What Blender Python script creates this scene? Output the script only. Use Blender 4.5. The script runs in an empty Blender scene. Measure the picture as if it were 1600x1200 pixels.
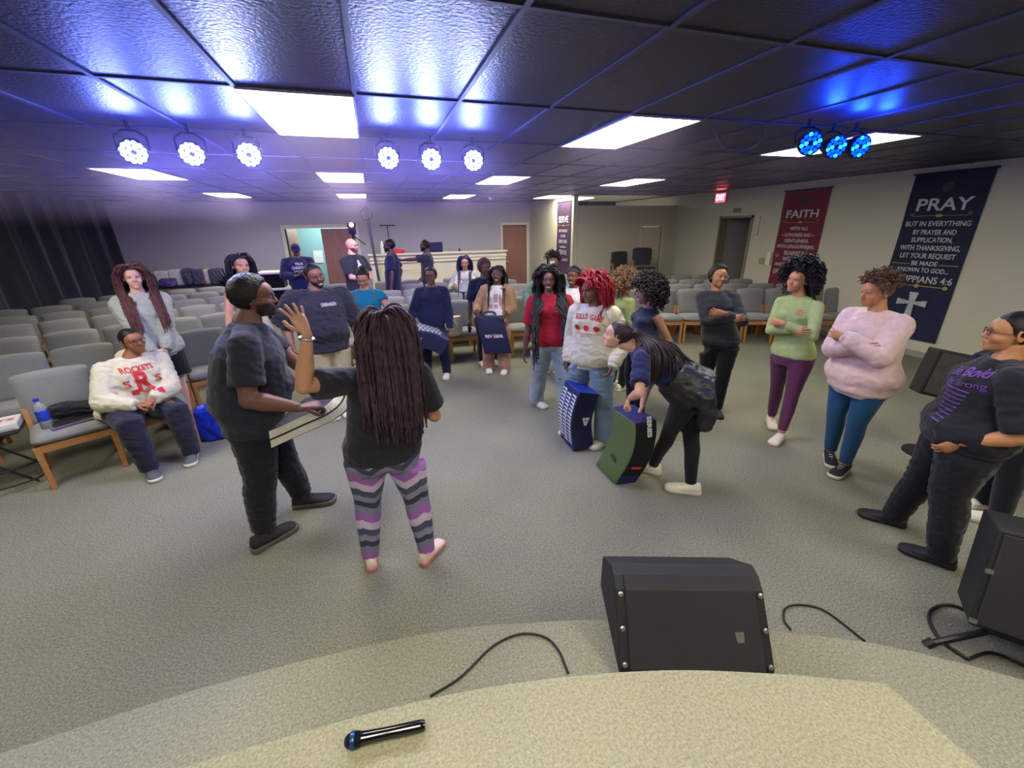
import bpy, bmesh, math, random
import numpy as np
from mathutils import Vector, Matrix, noise
from mathutils.bvhtree import BVHTree
random.seed(7)
SC = bpy.context.scene
COL = SC.collection
R = math.radians

# ---------------------------------------------------------------- camera
HC = 2.03
FPX, PITCH, YAW, ROLL = 647.2, .3613, .3048, -.0168
_cp, _sp, _cy, _sy = math.cos(PITCH), math.sin(PITCH), math.cos(YAW), math.sin(YAW)
CF = Vector((_sy*_cp, _cy*_cp, -_sp))
CR = Vector((_cy, -_sy, 0))
CU = CR.cross(CF)
_c, _s = math.cos(ROLL), math.sin(ROLL)
CR, CU = _c*CR + _s*CU, -_s*CR + _c*CU
CAM = Vector((0, 0, HC))
cd = bpy.data.cameras.new('camera')
cam = bpy.data.objects.new('camera', cd)
COL.objects.link(cam)
cd.sensor_width = 36
cd.lens = FPX/1600*36
cd.clip_start = .05
m = Matrix((CR, CU, -CF)).transposed().to_4x4()
m.translation = CAM
cam.matrix_world = m
SC.camera = cam

def ray(x, y): return CF + CR*((x-800)/FPX) + CU*((600-y)/FPX)
def pz(x, y, z=0.):
    d = ray(x, y); return CAM + d*((z-HC)/d.z)
def pY(x, y, Y):
    d = ray(x, y); return CAM + d*(Y/d.y)
def pX(x, y, X):
    d = ray(x, y); return CAM + d*(X/d.x)

# ---------------------------------------------------------------- world, exposure, lights
SC.view_settings.view_transform = 'Standard'
SC.view_settings.look = 'None'
SC.view_settings.gamma = 1
SC.view_settings.use_curve_mapping = False
SC.view_settings.exposure = 1.0
SC.cycles.use_denoising = True
SC.cycles.max_bounces = 6
SC.cycles.diffuse_bounces = 4
SC.cycles.glossy_bounces = 3
SC.cycles.transmission_bounces = 4
SC.cycles.transparent_max_bounces = 6
SC.cycles.sample_clamp_indirect = 4
SC.cycles.caustics_reflective = False
SC.cycles.caustics_refractive = False
w = bpy.data.worlds.new('world'); SC.world = w
w.use_nodes = True
w.node_tree.nodes['Background'].inputs[0].default_value = (.5, .55, .75, 1)
w.node_tree.nodes['Background'].inputs[1].default_value = .02
CEIL = 2.766
PANEL_EMIT = 11.0
LED_EMIT = 60.0
def spot(name, loc, target, col, power, size, blend=.6, radius=.08):
    l = bpy.data.lights.new(name, 'SPOT'); l.energy = power; l.color = col
    l.spot_size = R(size); l.spot_blend = blend; l.shadow_soft_size = radius
    o = bpy.data.objects.new(name, l); COL.objects.link(o)
    o.location = loc
    o.rotation_euler = (Vector(target)-Vector(loc)).to_track_quat('-Z', 'Y').to_euler()
    return o
def pointl(name, loc, col, power, radius=.1):
    l = bpy.data.lights.new(name, 'POINT'); l.energy = power; l.color = col; l.shadow_soft_size = radius
    o = bpy.data.objects.new(name, l); COL.objects.link(o); o.location = loc
    return o

# ---------------------------------------------------------------- materials
def srgb(r, g, b):
    f = lambda c: (c/255/12.92 if c/255 <= .04045 else ((c/255+.055)/1.055)**2.4)
    return (f(r), f(g), f(b), 1)
MATS = {}
def mat(name, rgb=(128, 128, 128), rough=.7, metal=0., var=0., vscale=40., bump=0., bscale=200., emit=0., ecol=None, spec=.5, trans=0., alpha=1., sheen=0., coat=0., attr=None, stretch=None, rvar=0.):
    if name in MATS: return MATS[name]
    m = bpy.data.materials.new(name); m.use_nodes = True
    nt = m.node_tree; b = nt.nodes['Principled BSDF']
    N, L = nt.nodes.new, nt.links.new
    c = srgb(*rgb)
    b.inputs['Base Color'].default_value = c
    b.inputs['Roughness'].default_value = rough
    b.inputs['Metallic'].default_value = metal
    b.inputs['Specular IOR Level'].default_value = spec
    if trans: b.inputs['Transmission Weight'].default_value = trans
    if sheen:
        b.inputs['Sheen Weight'].default_value = sheen; b.inputs['Sheen Roughness'].default_value = .5
    if coat: b.inputs['Coat Weight'].default_value = coat
    if emit:
        b.inputs['Emission Color'].default_value = ecol or c
        b.inputs['Emission Strength'].default_value = emit
    if alpha < 1: b.inputs['Alpha'].default_value = alpha
    tc = N('ShaderNodeTexCoord'); src = tc.outputs['Object']
    if stretch:
        mp = N('ShaderNodeMapping'); mp.inputs['Scale'].default_value = stretch; L(src, mp.inputs[0]); src = mp.outputs[0]
    col = None
    if attr:
        at = N('ShaderNodeAttribute'); at.attribute_name = attr; col = at.outputs['Color']
    if var:
        n = N('ShaderNodeTexNoise'); n.inputs['Scale'].default_value = vscale; n.inputs['Detail'].default_value = 4
        L(src, n.inputs['Vector'])
        mr = N('ShaderNodeMapRange'); mr.inputs[1].default_value = .3; mr.inputs[2].default_value = .7
        mr.inputs[3].default_value = 1-var; mr.inputs[4].default_value = 1+var; L(n.outputs[0], mr.inputs[0])
        mx = N('ShaderNodeVectorMath'); mx.operation = 'SCALE'
        if col: L(col, mx.inputs[0])
        else: mx.inputs[0].default_value = c[:3]
        L(mr.outputs[0], mx.inputs['Scale']); col = mx.outputs[0]
        if rvar:
            m2 = N('ShaderNodeMapRange'); m2.inputs[3].default_value = rough-rvar; m2.inputs[4].default_value = rough+rvar
            L(n.outputs[0], m2.inputs[0]); L(m2.outputs[0], b.inputs['Roughness'])
    if col: L(col, b.inputs['Base Color'])
    if bump:
        n = N('ShaderNodeTexNoise'); n.inputs['Scale'].default_value = bscale; n.inputs['Detail'].default_value = 3
        L(src, n.inputs['Vector'])
        bp = N('ShaderNodeBump'); bp.inputs['Strength'].default_value = bump; bp.inputs['Distance'].default_value = .01
        L(n.outputs[0], bp.inputs['Height']); L(bp.outputs[0], b.inputs['Normal'])
    MATS[name] = m
    return m

# ---------------------------------------------------------------- object helpers
def tag(o, label=None, cat=None, group=None, kind=None):
    if label: o['label'] = label
    if cat: o['category'] = cat
    if group: o['group'] = group
    if kind: o['kind'] = kind
    return o
def empty(name, loc=(0, 0, 0), rz=0., label=None, cat=None, group=None):
    o = bpy.data.objects.new(name, None); COL.objects.link(o)
    o.location = loc; o.rotation_euler = (0, 0, rz); o.empty_display_size = .1
    return tag(o, label, cat, group)
def link(name, me, parent=None, world=False):
    """world=True: the mesh is written in world coordinates and keeps them under its parent (parent has no rotation)."""
    o = bpy.data.objects.new(name, me); COL.objects.link(o)
    if parent:
        o.parent = parent
        if world: o.matrix_parent_inverse = Matrix.Translation(-Vector(parent.location))
    return o
def build(name, bm, m, parent=None, smooth=False, world=False, bevel=0., angle=None):
    me = bpy.data.meshes.new(name); bm.normal_update()
    bm.to_mesh(me); bm.free()
    for x in (m if isinstance(m, (list, tuple)) else [m]): me.materials.append(x)
    if smooth: me.polygons.foreach_set('use_smooth', [True]*len(me.polygons))
    o = link(name, me, parent, world)
    if bevel:
        b = o.modifiers.new('bevel', 'BEVEL'); b.width = bevel; b.segments = 2; b.limit_method = 'ANGLE'; b.angle_limit = R(35)
    return o
def box(bm, x0, x1, y0, y1, z0, z1, mi=0, M=None):
    vs = [Vector((x, y, z)) for z in (z0, z1) for y in (y0, y1) for x in (x0, x1)]
    if M: vs = [M @ v for v in vs]
    v = [bm.verts.new(p) for p in vs]
    fs = []
    for q in ((0, 2, 3, 1), (4, 5, 7, 6), (0, 1, 5, 4), (2, 6, 7, 3), (0, 4, 6, 2), (1, 3, 7, 5)):
        f = bm.faces.new([v[i] for i in q]); f.material_index = mi; fs.append(f)
    return v
def rings(bm, rs, closed=True, cap=True, mi=0):
    """loft a list of rings (lists of points)"""
    rv = [[bm.verts.new(p) for p in r] for r in rs]
    n = len(rv[0])
    for a, b in zip(rv, rv[1:]):
        for i in range(n if closed else n-1):
            f = bm.faces.new((a[i], a[(i+1) % n], b[(i+1) % n], b[i])); f.material_index = mi
    if cap and closed:
        f = bm.faces.new(rv[0][::-1]); f.material_index = mi
        f = bm.faces.new(rv[-1]); f.material_index = mi
    return rv
def frame_of(d, up=Vector((0, 0, 1))):
    d = d.normalized()
    if abs(d.dot(up)) > .97: up = Vector((0, 1, 0)) if abs(d.y) < .9 else Vector((1, 0, 0))
    x = d.cross(up).normalized(); y = x.cross(d).normalized()
    return x, y
def tube(bm, pts, rad, n=10, cap=True, mi=0, flat=None):
    """round tube through pts; rad: number or list"""
    pts = [Vector(p) for p in pts]
    if not isinstance(rad, (list, tuple)): rad = [rad]*len(pts)
    rs = []; x = None
    for i, p in enumerate(pts):
        d = (pts[min(i+1, len(pts)-1)] - pts[max(i-1, 0)])
        if d.length < 1e-9: d = Vector((0, 0, 1))
        d.normalize()
        if x is None: x, y = frame_of(d)
        else:
            x = (x - d*x.dot(d))
            if x.length < 1e-6: x, y = frame_of(d)
            x.normalize(); y = x.cross(d)
        y = d.cross(x)
        rs.append([p + x*(math.cos(2*math.pi*k/n)*rad[i]) + y*(math.sin(2*math.pi*k/n)*rad[i]*(flat or 1)) for k in range(n)])
    return rings(bm, rs, cap=cap, mi=mi)
def lathe(bm, prof, n=20, M=None, mi=0):
    rs = []
    for r, z in prof:
        ring = [Vector((r*math.cos(2*math.pi*k/n), r*math.sin(2*math.pi*k/n), z)) for k in range(n)]
        rs.append([M @ p for p in ring] if M else ring)
    return rings(bm, rs, mi=mi)
def curve_pts(pts, n=8):
    """Catmull-Rom through pts"""
    P = [Vector(p) for p in pts]; P = [2*P[0]-P[1]] + P + [2*P[-1]-P[-2]]
    out = []
    for i in range(1, len(P)-2):
        for k in range(n):
            t = k/n; a, b, c, d = P[i-1], P[i], P[i+1], P[i+2]
            out.append(.5*((2*b) + (c-a)*t + (2*a-5*b+4*c-d)*t*t + (3*b-a-3*c+d)*t**3))
    out.append(P[-2]); return out
def slab(bm, pts, z0, z1, mi=0):
    rings(bm, [[Vector((x, y, z0)) for x, y in pts], [Vector((x, y, z1)) for x, y in pts]], mi=mi)
def copy_tree(o, parent=None, **kw):
    c = o.copy(); COL.objects.link(c)
    if parent: c.parent = parent
    for ch in list(o.children): copy_tree(ch, c)
    return c
def text_mesh(s, size, depth=.002, bold=0., align='CENTER', shear=0.):
    cu = bpy.data.curves.new('t', 'FONT'); cu.body = s; cu.size = size; cu.align_x = align; cu.align_y = 'CENTER'
    cu.extrude = depth; cu.offset = bold; cu.shear = shear; cu.resolution_u = 3
    o = bpy.data.objects.new('t', cu); COL.objects.link(o)
    dg = bpy.context.evaluated_depsgraph_get(); dg.update()
    me = bpy.data.meshes.new_from_object(o.evaluated_get(dg))
    bpy.data.objects.remove(o); bpy.data.curves.remove(cu)
    return me
def text_into(bm, s, size, M, width=None, depth=.002, bold=0., mi=0, shear=0., align='CENTER'):
    """letters laid flat in M's XY plane, squeezed to width if given"""
    me = text_mesh(s, size, depth, bold, align, shear)
    xs = [v.co.x for v in me.vertices]
    if not xs: return
    k = width/(max(xs)-min(xs)) if width else 1
    me.transform(M @ Matrix.Diagonal((k, 1, 1, 1)))
    n0 = len(bm.faces)
    bm.from_mesh(me); bpy.data.meshes.remove(me)
    bm.faces.ensure_lookup_table()
    for f in bm.faces[n0:]: f.material_index = mi
# ================================================================ the room
M_floor = mat('grey carpet', (139, 138, 124), .95, var=.16, vscale=70, bump=.6, bscale=260, spec=.1)
def carpet(m, c1, c2):
    nt = m.node_tree; N, L = nt.nodes.new, nt.links.new
    b = nt.nodes['Principled BSDF']; tc = N('ShaderNodeTexCoord')
    fine = N('ShaderNodeTexNoise'); fine.inputs['Scale'].default_value = 95; fine.inputs['Detail'].default_value = 5; fine.inputs['Roughness'].default_value = .75
    big = N('ShaderNodeTexNoise'); big.inputs['Scale'].default_value = .9; big.inputs['Detail'].default_value = 3
    for n in (fine, big): L(tc.outputs['Object'], n.inputs['Vector'])
    cr = N('ShaderNodeValToRGB'); e = cr.color_ramp.elements
    e[0].position = .36; e[0].color = srgb(*c1); e[1].position = .64; e[1].color = srgb(*c2)
    L(fine.outputs[0], cr.inputs[0])
    mr = N('ShaderNodeMapRange'); mr.inputs[1].default_value = .3; mr.inputs[2].default_value = .7; mr.inputs[3].default_value = .9; mr.inputs[4].default_value = 1.08
    L(big.outputs[0], mr.inputs[0])
    v = N('ShaderNodeVectorMath'); v.operation = 'SCALE'; L(cr.outputs[0], v.inputs[0]); L(mr.outputs[0], v.inputs['Scale'])
    L(v.outputs[0], b.inputs['Base Color'])
carpet(M_floor, (104, 103, 92), (158, 157, 142))
M_step = mat('lightened step carpet', (150, 148, 132), .95, bump=.6, bscale=260, spec=.1)  # floor carpet made lighter, painting in the shading of the raised step
carpet(M_step, (126, 124, 108), (174, 171, 152))
M_stage = mat('beige carpet', (170, 165, 135), .95, bump=.6, bscale=260, spec=.1)
carpet(M_stage, (148, 143, 116), (190, 186, 156))
M_wall = mat('painted wall', (200, 197, 176), .85, var=.02, vscale=3, bump=.05, bscale=120)
M_wallback = mat('painted rear wall', (178, 177, 180), .85, var=.02, vscale=3)
M_ceil = mat('dark painted ceiling tile', (42, 43, 64), .44, var=.25, vscale=60, bump=.35, bscale=55, spec=.45)
M_grid = mat('painted ceiling grid', (78, 76, 98), .6)
M_trim = mat('cream trim', (214, 206, 186), .6)
XL, XR, YB, YF = -6.25, 8.05, 13.5, -2.5
def struct(name, bm, m, **k):
    o = build(name, bm, m, **k); o['kind'] = 'structure'; return o
bm = bmesh.new(); box(bm, XL-.2, XR+.2, YF, YB+3, -.1, 0); struct('floor', bm, M_floor)
bm = bmesh.new(); box(bm, XL-.2, 4.95, YF, YB+.15, CEIL, CEIL+.1); box(bm, 4.95, XR+.2, YF, 10.32, CEIL, CEIL+.1); struct('ceiling', bm, M_ceil)
# ceiling grid
bm = bmesh.new()
for i in range(-9, 15):
    x = -.6+.61*i
    if XL < x < XR: box(bm, x-.012, x+.012, YF, YB if x < 4.95 else 10.3, CEIL-.009, CEIL)
for j in range(-4, 9):
    y = 2.96+1.22*j
    if y < YB: box(bm, XL, XR if y < 10.3 else 4.95, y-.012, y+.012, CEIL-.008, CEIL)
struct('trim_1', bm, M_grid)
# rear wall with its two door openings
def wall_x(name, y, x0, x1, holes, m, th=.12, top=CEIL):
    """wall facing -Y with rectangular holes [(xa, xb, ztop)]"""
    bm = bmesh.new(); x = x0
    for a, b, zt in sorted(holes):
        box(bm, x, a, y, y+th, 0, top); box(bm, a, b, y, y+th, zt, top); x = b
    box(bm, x, x1, y, y+th, 0, top)
    return struct(name, bm, m)
wall_x('wall_back', YB, XL-.2, 4.95, [(-2.25, -.42, 2.1), (4.02, 4.82, 2.1)], M_wallback)
bm = bmesh.new(); box(bm, XL-.2, XL-.02, YF, YB+.1, 0, CEIL); struct('wall_left', bm, mat('black painted wall', (30, 30, 36), .8))
bm = bmesh.new()                                    # right wall with the recessed doorway
box(bm, XR, XR+.15, YF, 7.72, 0, CEIL); box(bm, XR, XR+.15, 8.66, 13.6, 0, CEIL); box(bm, XR, XR+.15, 7.72, 8.66, 2.17, CEIL)
struct('wall_right', bm, M_wall)
bm = bmesh.new()                                    # recess behind it
box(bm, XR+.15, XR+1.0, 7.62, 7.72, 0, 2.3); box(bm, XR+.15, XR+1.0, 8.66, 8.76, 0, 2.3); box(bm, XR+.9, XR+1.0, 7.72, 8.66, 0, 2.3); box(bm, XR+.15, XR+1., 7.72, 8.66, 2.17, 2.3)
struct('wall_recess', bm, mat('recess wall', (170, 168, 160), .85))
bm = bmesh.new(); box(bm, 4.95, 5.07, 10.3, 13.6, 0, CEIL); struct('wall_side', bm, M_wall)
# the lower partition wall with the open gap above it
wall_x('wall_partition', 10.3, 5.075, XR, [(7.0, 7.62, 2.0)], M_wall, top=2.52)
bm = bmesh.new(); box(bm, 4.9, XR+.1, 10.43, 14.5, CEIL+.03, CEIL+.08); struct('ceiling_foyer', bm, mat('white foyer ceiling', (214, 214, 208), .8, bump=.3, bscale=20))
bm = bmesh.new(); box(bm, 5.07, XR+.1, 13.5, 13.6, 0, CEIL+.3); struct('wall_foyer', bm, mat('dark foyer wall', (50, 50, 60), .8, var=.5, vscale=9))
bm = bmesh.new(); box(bm, XL-.2, XR+.2, YF-.1, YF, 0, CEIL); struct('wall_front', bm, mat('dark stage wall', (60, 58, 66), .85))
bm = bmesh.new(); box(bm, -4.2, 5.8, YB+2.6, YB+2.7, 0, 3); box(bm, -4.2, -4.1, YB+.12, YB+2.6, 0, 3); box(bm, 5.7, 5.8, YB+.12, YB+2.6, 0, 3); struct('wall_hall', bm, mat('teal hall wall', (140, 176, 178), .8))
bm = bmesh.new(); box(bm, -4.2, 5.8, YB+.12, YB+2.7, 3, 3.1); struct('ceiling_hall', bm, mat('hall ceiling', (190, 190, 190), .8))
# baseboards
bm = bmesh.new(); box(bm, XR-.012, XR, 0, 7.7, 0, .09); box(bm, XR-.012, XR, 8.7, 10.3, 0, .09); struct('baseboard_right', bm, mat('grey rubber base', (150, 148, 138), .6))
bm = bmesh.new(); box(bm, XL, -2.36, YB-.012, YB, 0, .09); box(bm, -.31, 3.92, YB-.012, YB, 0, .09); struct('baseboard_back', bm, MATS['grey rubber base'])
# stage: two curved steps, fitted to the photographed edges
def arc_slab(name, edge, z, m, back=-2.4):
    pts = [(p.x, p.y) for p in curve_pts([(x, y, 0) for x, y in edge], 8)]
    poly = [(pts[0][0], back)] + pts + [(pts[-1][0], back)]
    bm = bmesh.new()
    top = [bm.verts.new((x, y, z)) for x, y in poly]; bot = [bm.verts.new((x, y, 0)) for x, y in poly]
    f = bm.faces.new(top[::-1]); n = len(poly)
    for i in range(n): bm.faces.new((top[i], top[(i+1) % n], bot[(i+1) % n], bot[i]))
    bmesh.ops.recalc_face_normals(bm, faces=bm.faces[:])
    return build(name, bm, m, bevel=.018)
o = arc_slab('stage_step', [(-4.2, .9), (-3.2, 1.3), (-2.2, 1.49), (-1.57, 1.535), (-.97, 1.57), (-.46, 1.56), (.12, 1.51), (.59, 1.40), (.89, 1.31), (1.3, 1.16), (1.66, .98), (1.96, .83), (2.17, .69), (2.42, .49), (2.9, .05), (3.2, -.6)], .2, M_step)
o['kind'] = 'structure'
o = arc_slab('stage', [(-4.2, .2), (-3.2, .7), (-2.2, 1.0), (-1.4, 1.11), (-.81, 1.125), (-.58, 1.12), (-.16, 1.10), (.19, 1.06), (.55, .99), (.92, .89), (1.27, .76), (1.655, .595)], .4, M_stage)
o['kind'] = 'structure'

# doors in the rear wall
M_oak = mat('reddish wood door', (142, 100, 84), .5, var=.12, vscale=4, stretch=(6, 6, .6))
M_metal = mat('brushed metal', (170, 168, 160), .35, metal=.9)
M_black = mat('black plastic', (22, 22, 25), .5)
def door_frame(x0, x1, zt, y, w=.1, name='trim_3'):
    bm = bmesh.new()
    box(bm, x0-w, x0, y-.03, y+.13, 0, zt+w); box(bm, x1, x1+w, y-.03, y+.13, 0, zt+w); box(bm, x0, x1, y-.03, y+.13, zt, zt+w)
    return struct(name, bm, M_trim, bevel=.006)
door_frame(-2.25, -.42, 2.1, YB, .09, 'trim_3'); door_frame(4.02, 4.82, 2.1, YB, .08, 'trim_4')
def door(name, M, wd, h, m, hand=1):
    e = bpy.data.objects.new(name, None); COL.objects.link(e); e.matrix_world = M; e['kind'] = 'structure'
    bm = bmesh.new(); box(bm, 0, wd, -.022, .022, .01, h); o = build('door_panel', bm, m, e, bevel=.003)
    bm = bmesh.new(); hx = wd-.07 if hand > 0 else .07
    tube(bm, [(hx, -.02, 1.), (hx, -.06, 1.), (hx-.1*hand, -.06, 1.)], .011, 8); lathe(bm, [(.03, 0), (.03, .01)], 14, Matrix.Translation((hx, -.02, 1.)) @ Matrix.Rotation(R(90), 4, 'X'))
    build('door_handle', bm, M_metal, e, smooth=False)
    return e
door('door_1', Matrix.Translation((-1.33, YB+.02, 0)), .9, 2.08, M_oak, 1)
door('door_2', Matrix.Translation((-2.24, YB+.13, 0)) @ Matrix.Rotation(R(82), 4, 'Z'), .9, 2.08, M_oak, 1)
door('door_3', Matrix.Translation((4.03, YB+.02, 0)), .78, 2.08, M_oak, -1)
door_frame(7.0, 7.62, 2.0, 10.3, .07, 'trim_5')
door('door_4', Matrix.Translation((7.01, 10.33, 0)), .6, 1.98, mat('cream painted door', (205, 200, 178), .6), 1)
e = door('door_5', Matrix.Translation((XR+.16, 7.74, 0)) @ Matrix.Rotation(R(38), 4, 'Z'), .88, 2.14, mat('grey steel door', (128, 126, 118), .6), 1)
bm = bmesh.new(); box(bm, XR-.02, XR+.16, 7.70, 7.75, 0, 2.2); box(bm, XR-.02, XR+.16, 8.63, 8.68, 0, 2.2); box(bm, XR-.02, XR+.16, 7.70, 8.68, 2.15, 2.2)
struct('trim_6', bm, mat('tan door frame', (138, 130, 110), .6))

# stage curtain along the left wall
bm = bmesh.new(); rs = []
M_curtain = mat('black curtain cloth', (34, 34, 52), .9, sheen=.3, var=.2, vscale=14)
for z in (0.02, .6, 1.3, 2.0, CEIL-.01):
    row = []
    for k in range(0, 420):
        y = 1.5+k*.0285
        ph = y*9+.8*math.sin(y*1.7)
        row.append(Vector((XL+.14+(.05+.012*(2.7-z))*math.sin(ph)+.02*math.sin(ph*2.3+z), y, z)))
    rs.append(row)
rings(bm, rs, closed=False, cap=False)
o = build('curtain', bm, M_curtain, smooth=True)
sm = o.modifiers.new('thickness', 'SOLIDIFY'); sm.thickness = .006
tag(o, 'tall black stage curtain hanging in folds along the left side wall', 'curtain')

# ================================================================ ceiling lights
M_panel = mat('lit diffuser', (255, 250, 236), .5, emit=PANEL_EMIT, ecol=(1, .94, .78, 1))
M_pframe = mat('light frame', (210, 205, 195), .5)
proto = None
where = {(-4, 0): 'beyond the left edge', (0, 0): 'largest, left of centre near the camera', (4, 0): 'large one right of centre', (8, 0): 'partly hidden by the blue stage lights',
         (-4, 3): 'below the leftmost white stage light', (0, 3): 'upper of the two small ones above the double doors', (4, 3): 'just right of the sixth white stage light', (8, 3): 'above the partition wall gap',
         (-4, 6): 'thin one far left near the rear wall', (0, 6): 'lower of the two small ones above the double doors', (4, 6): 'thin one above the sound booth', (8, 6): 'thin one near the serve banner',
         (-4, -3): 'behind the camera on the left', (0, -3): 'behind the camera', (4, -3): 'behind the camera on the right', (8, -3): 'behind the camera far right'}
for (i, j), wh in where.items():
    x0, y0 = -.6+.61*i, 2.96+1.22*j
    if proto is None:
        proto = empty('ceiling_light', (0, 0, 0))
        bm = bmesh.new(); box(bm, .012, .598, .012, 1.208, -.012, -.004); build('diffuser', bm, M_panel, proto)
        bm = bmesh.new()
        for a in ((0, .61, 0, .014), (0, .61, 1.206, 1.22), (0, .014, 0, 1.22), (.596, .61, 0, 1.22)): box(bm, *a, -.016, -.001)
        build('frame', bm, M_pframe, proto); e = proto
    else: e = copy_tree(proto)
    e.location = (x0, y0, CEIL-.002)
    tag(e, 'lit rectangular ceiling light panel, ' + wh, 'ceiling light', 'ceiling light panels')

e = copy_tree(proto); e.location = (5.6, 11.6, CEIL+.026); e.rotation_euler = (0, 0, 0); tag(e, 'lit ceiling light panel in the foyer beyond the gap over the partition wall', 'ceiling light', 'ceiling light panels')
pointl('hall_lamp', (-1.2, YB+1.4, 2.4), (.85, 1, .97), 70, .2)
# ================================================================ stage LED lights
M_led = mat('white led lens', (235, 240, 255), .3, emit=LED_EMIT, ecol=(.36, .46, 1, 1))
M_ledb = mat('blue led lens', (20, 60, 255), .3, emit=7, ecol=(.0, .012, 1, 1))
M_ledg = mat('cyan led lens', (20, 200, 255), .3, emit=1.6, ecol=(.02, .55, 1, 1))
M_hous = mat('black lamp housing', (12, 12, 16), .6, spec=.2)
def led(ml, alt=None):
    e = empty('stage_light')
    bm = bmesh.new()   # faces -Y in local space
    Mx = Matrix.Rotation(R(90), 4, 'X')
    lathe(bm, [(.02, -.2), (.055, -.19), (.07, -.14), (.098, -.05), (.105, -.02), (.105, 0.0), (.098, .004), (.0975, -.006), (.02, -.006)], 28, Mx)
    build('housing', bm, M_hous, e, smooth=False)
    bm = bmesh.new()
    tube(bm, [(-.112, .07, 0), (-.112, .12, .09), (-.05, .14, .13), (.05, .14, .13), (.112, .12, .09), (.112, .07, 0)], .009, 6)
    tube(bm, [(0, .14, .13), (0, .15, .20)], .014, 8)
    build('bracket', bm, M_hous, e)
    k = 0
    for rad, n, r in ((.078, 12, .0175), (.040, 6, .0175)):
        for q in range(n):
            a = 2*math.pi*q/n + (.26 if n == 12 else 0)
            bm = bmesh.new()
            lathe(bm, [(.001, .012), (r*.6, .010), (r, .002), (r, -.005), (.001, -.005)][::-1], 10, Matrix.Translation((rad*math.cos(a), 0, rad*math.sin(a))) @ Mx)
            build('lens', bm, alt if (alt and q % 3 == 0) else ml, e, smooth=True); k += 1
    return e
wp = led(M_led); bp_ = led(M_ledb, M_ledg)
spots = [((209, 238), 0), ((300, 241), 0), ((389, 242), 0), ((607, 247), 0), ((674, 249), 0), ((740, 251), 0), ((1267, 224), 1), ((1307, 230), 1), ((1345, 229), 1)]
names = ['leftmost', 'second from the left', 'third from the left', 'fourth from the left', 'fifth from the left and brightest', 'sixth from the left beside a ceiling panel']
bn = ['left', 'middle', 'right and turned away']
for k, ((x, y), b) in enumerate(spots):
    z = 2.565
    p = pz(x, y, z)
    src = bp_ if b else wp
    e = src if k in (0, 6) else copy_tree(src)
    e.location = p
    tgt = Vector((.3, -.3, 1.4)) if not b else Vector((1.2+.8*(k-6), -1.4, 1.7))
    if k in (0, 1): tgt = Vector((-.6, .6, .8))
    d = tgt-p
    yaw = math.atan2(d.y, d.x)+math.pi/2
    e.rotation_euler = (0, 0, yaw)
    pit = math.atan2(d.z, math.hypot(d.x, d.y))
    e.rotation_euler = (Matrix.Rotation(yaw, 3, 'Z') @ Matrix.Rotation(-pit, 3, 'X')).to_euler()
    e.scale = (.80 if not b else .76,)*3
    if b: tag(e, 'black stage light with glowing blue lenses, %s of the three' % bn[k-6], 'stage light', 'blue stage lights')
    else: tag(e, 'round stage light with white lenses, %s' % names[k], 'stage light', 'white stage lights')
    f = d.normalized()
    if b:
        pointl('blue_spill', p + Vector((0, -.12, .12)), (.01, .06, 1), 4., .05)
    else:
        spot('beam', p + f*.05, tgt, (.62, .70, 1), 34, 60, .7, .09)
        pointl('added_blue_fill', p + f*.12 + Vector((0, 0, -.02)), (.06, .10, 1), 10.0, .12); spot('added_rear_fill', p + Vector((0, .30, -.02)), (p.x*1.6, 13.5, 3.0), (.26, .14, 1), 95, 80, .9, .12)  # added fills; the rear one shines where the fixture does not
# added blue and violet fill lamps tint the ceiling and rear wall
# ================================================================ chairs
M_fab = mat('grey chair fabric', (132, 133, 132), .95, var=.12, vscale=160, bump=.3, bscale=500, sheen=.3, spec=.15)
M_fabd = mat('dark grey chair fabric', (62, 60, 68), .95, var=.12, vscale=160, sheen=.2, spec=.15)
M_wood = mat('honey oak wood', (176, 122, 70), .45, var=.12, vscale=7, stretch=(1, 1, 8))
def cushion(bm, w, d, t, M, bulge=.02, n=10, curve=0.):
    """pillow like pad in local XY with thickness along Z"""
    def prof(u):
        return max(0., 1-abs(u)**6)**.5
    g = []
    for s in (1, -1):
        for j in range(n+1):
            for i in range(n+1):
                u, v = -1+2*i/n, -1+2*j/n
                uu = math.copysign(abs(u)**.8, u) if u else 0; vv = math.copysign(abs(v)**.8, v) if v else 0
                h = s*(t/2*min(1, prof(uu)*prof(vv)*1.0+.25) + bulge*(1-u*u)*(1-v*v)*(1 if s > 0 else .2))
                x, y = uu*w/2, vv*d/2
                if abs(u) > .99 and abs(v) > .99: x *= .965; y *= .965
                g.append(bm.verts.new(M @ Vector((x, y, h + curve*uu*uu))))
    m_ = (n+1)*(n+1)
    for s in (0, 1):
        for j in range(n):
            for i in range(n):
                a = s*m_+j*(n+1)+i
                q = (g[a], g[a+1], g[a+n+2], g[a+n+1])
                bm.faces.new(q if s == 0 else q[::-1])
    per = [i for i in range(n)] + [j*(n+1)+n for j in range(n)] + [n*(n+1)+i for i in range(n, 0, -1)] + [j*(n+1) for j in range(n, 0, -1)]
    for k in range(len(per)):
        a, b = per[k], per[(k+1) % len(per)]
        bm.faces.new((g[a], g[m_+a], g[m_+b], g[b]))
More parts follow.
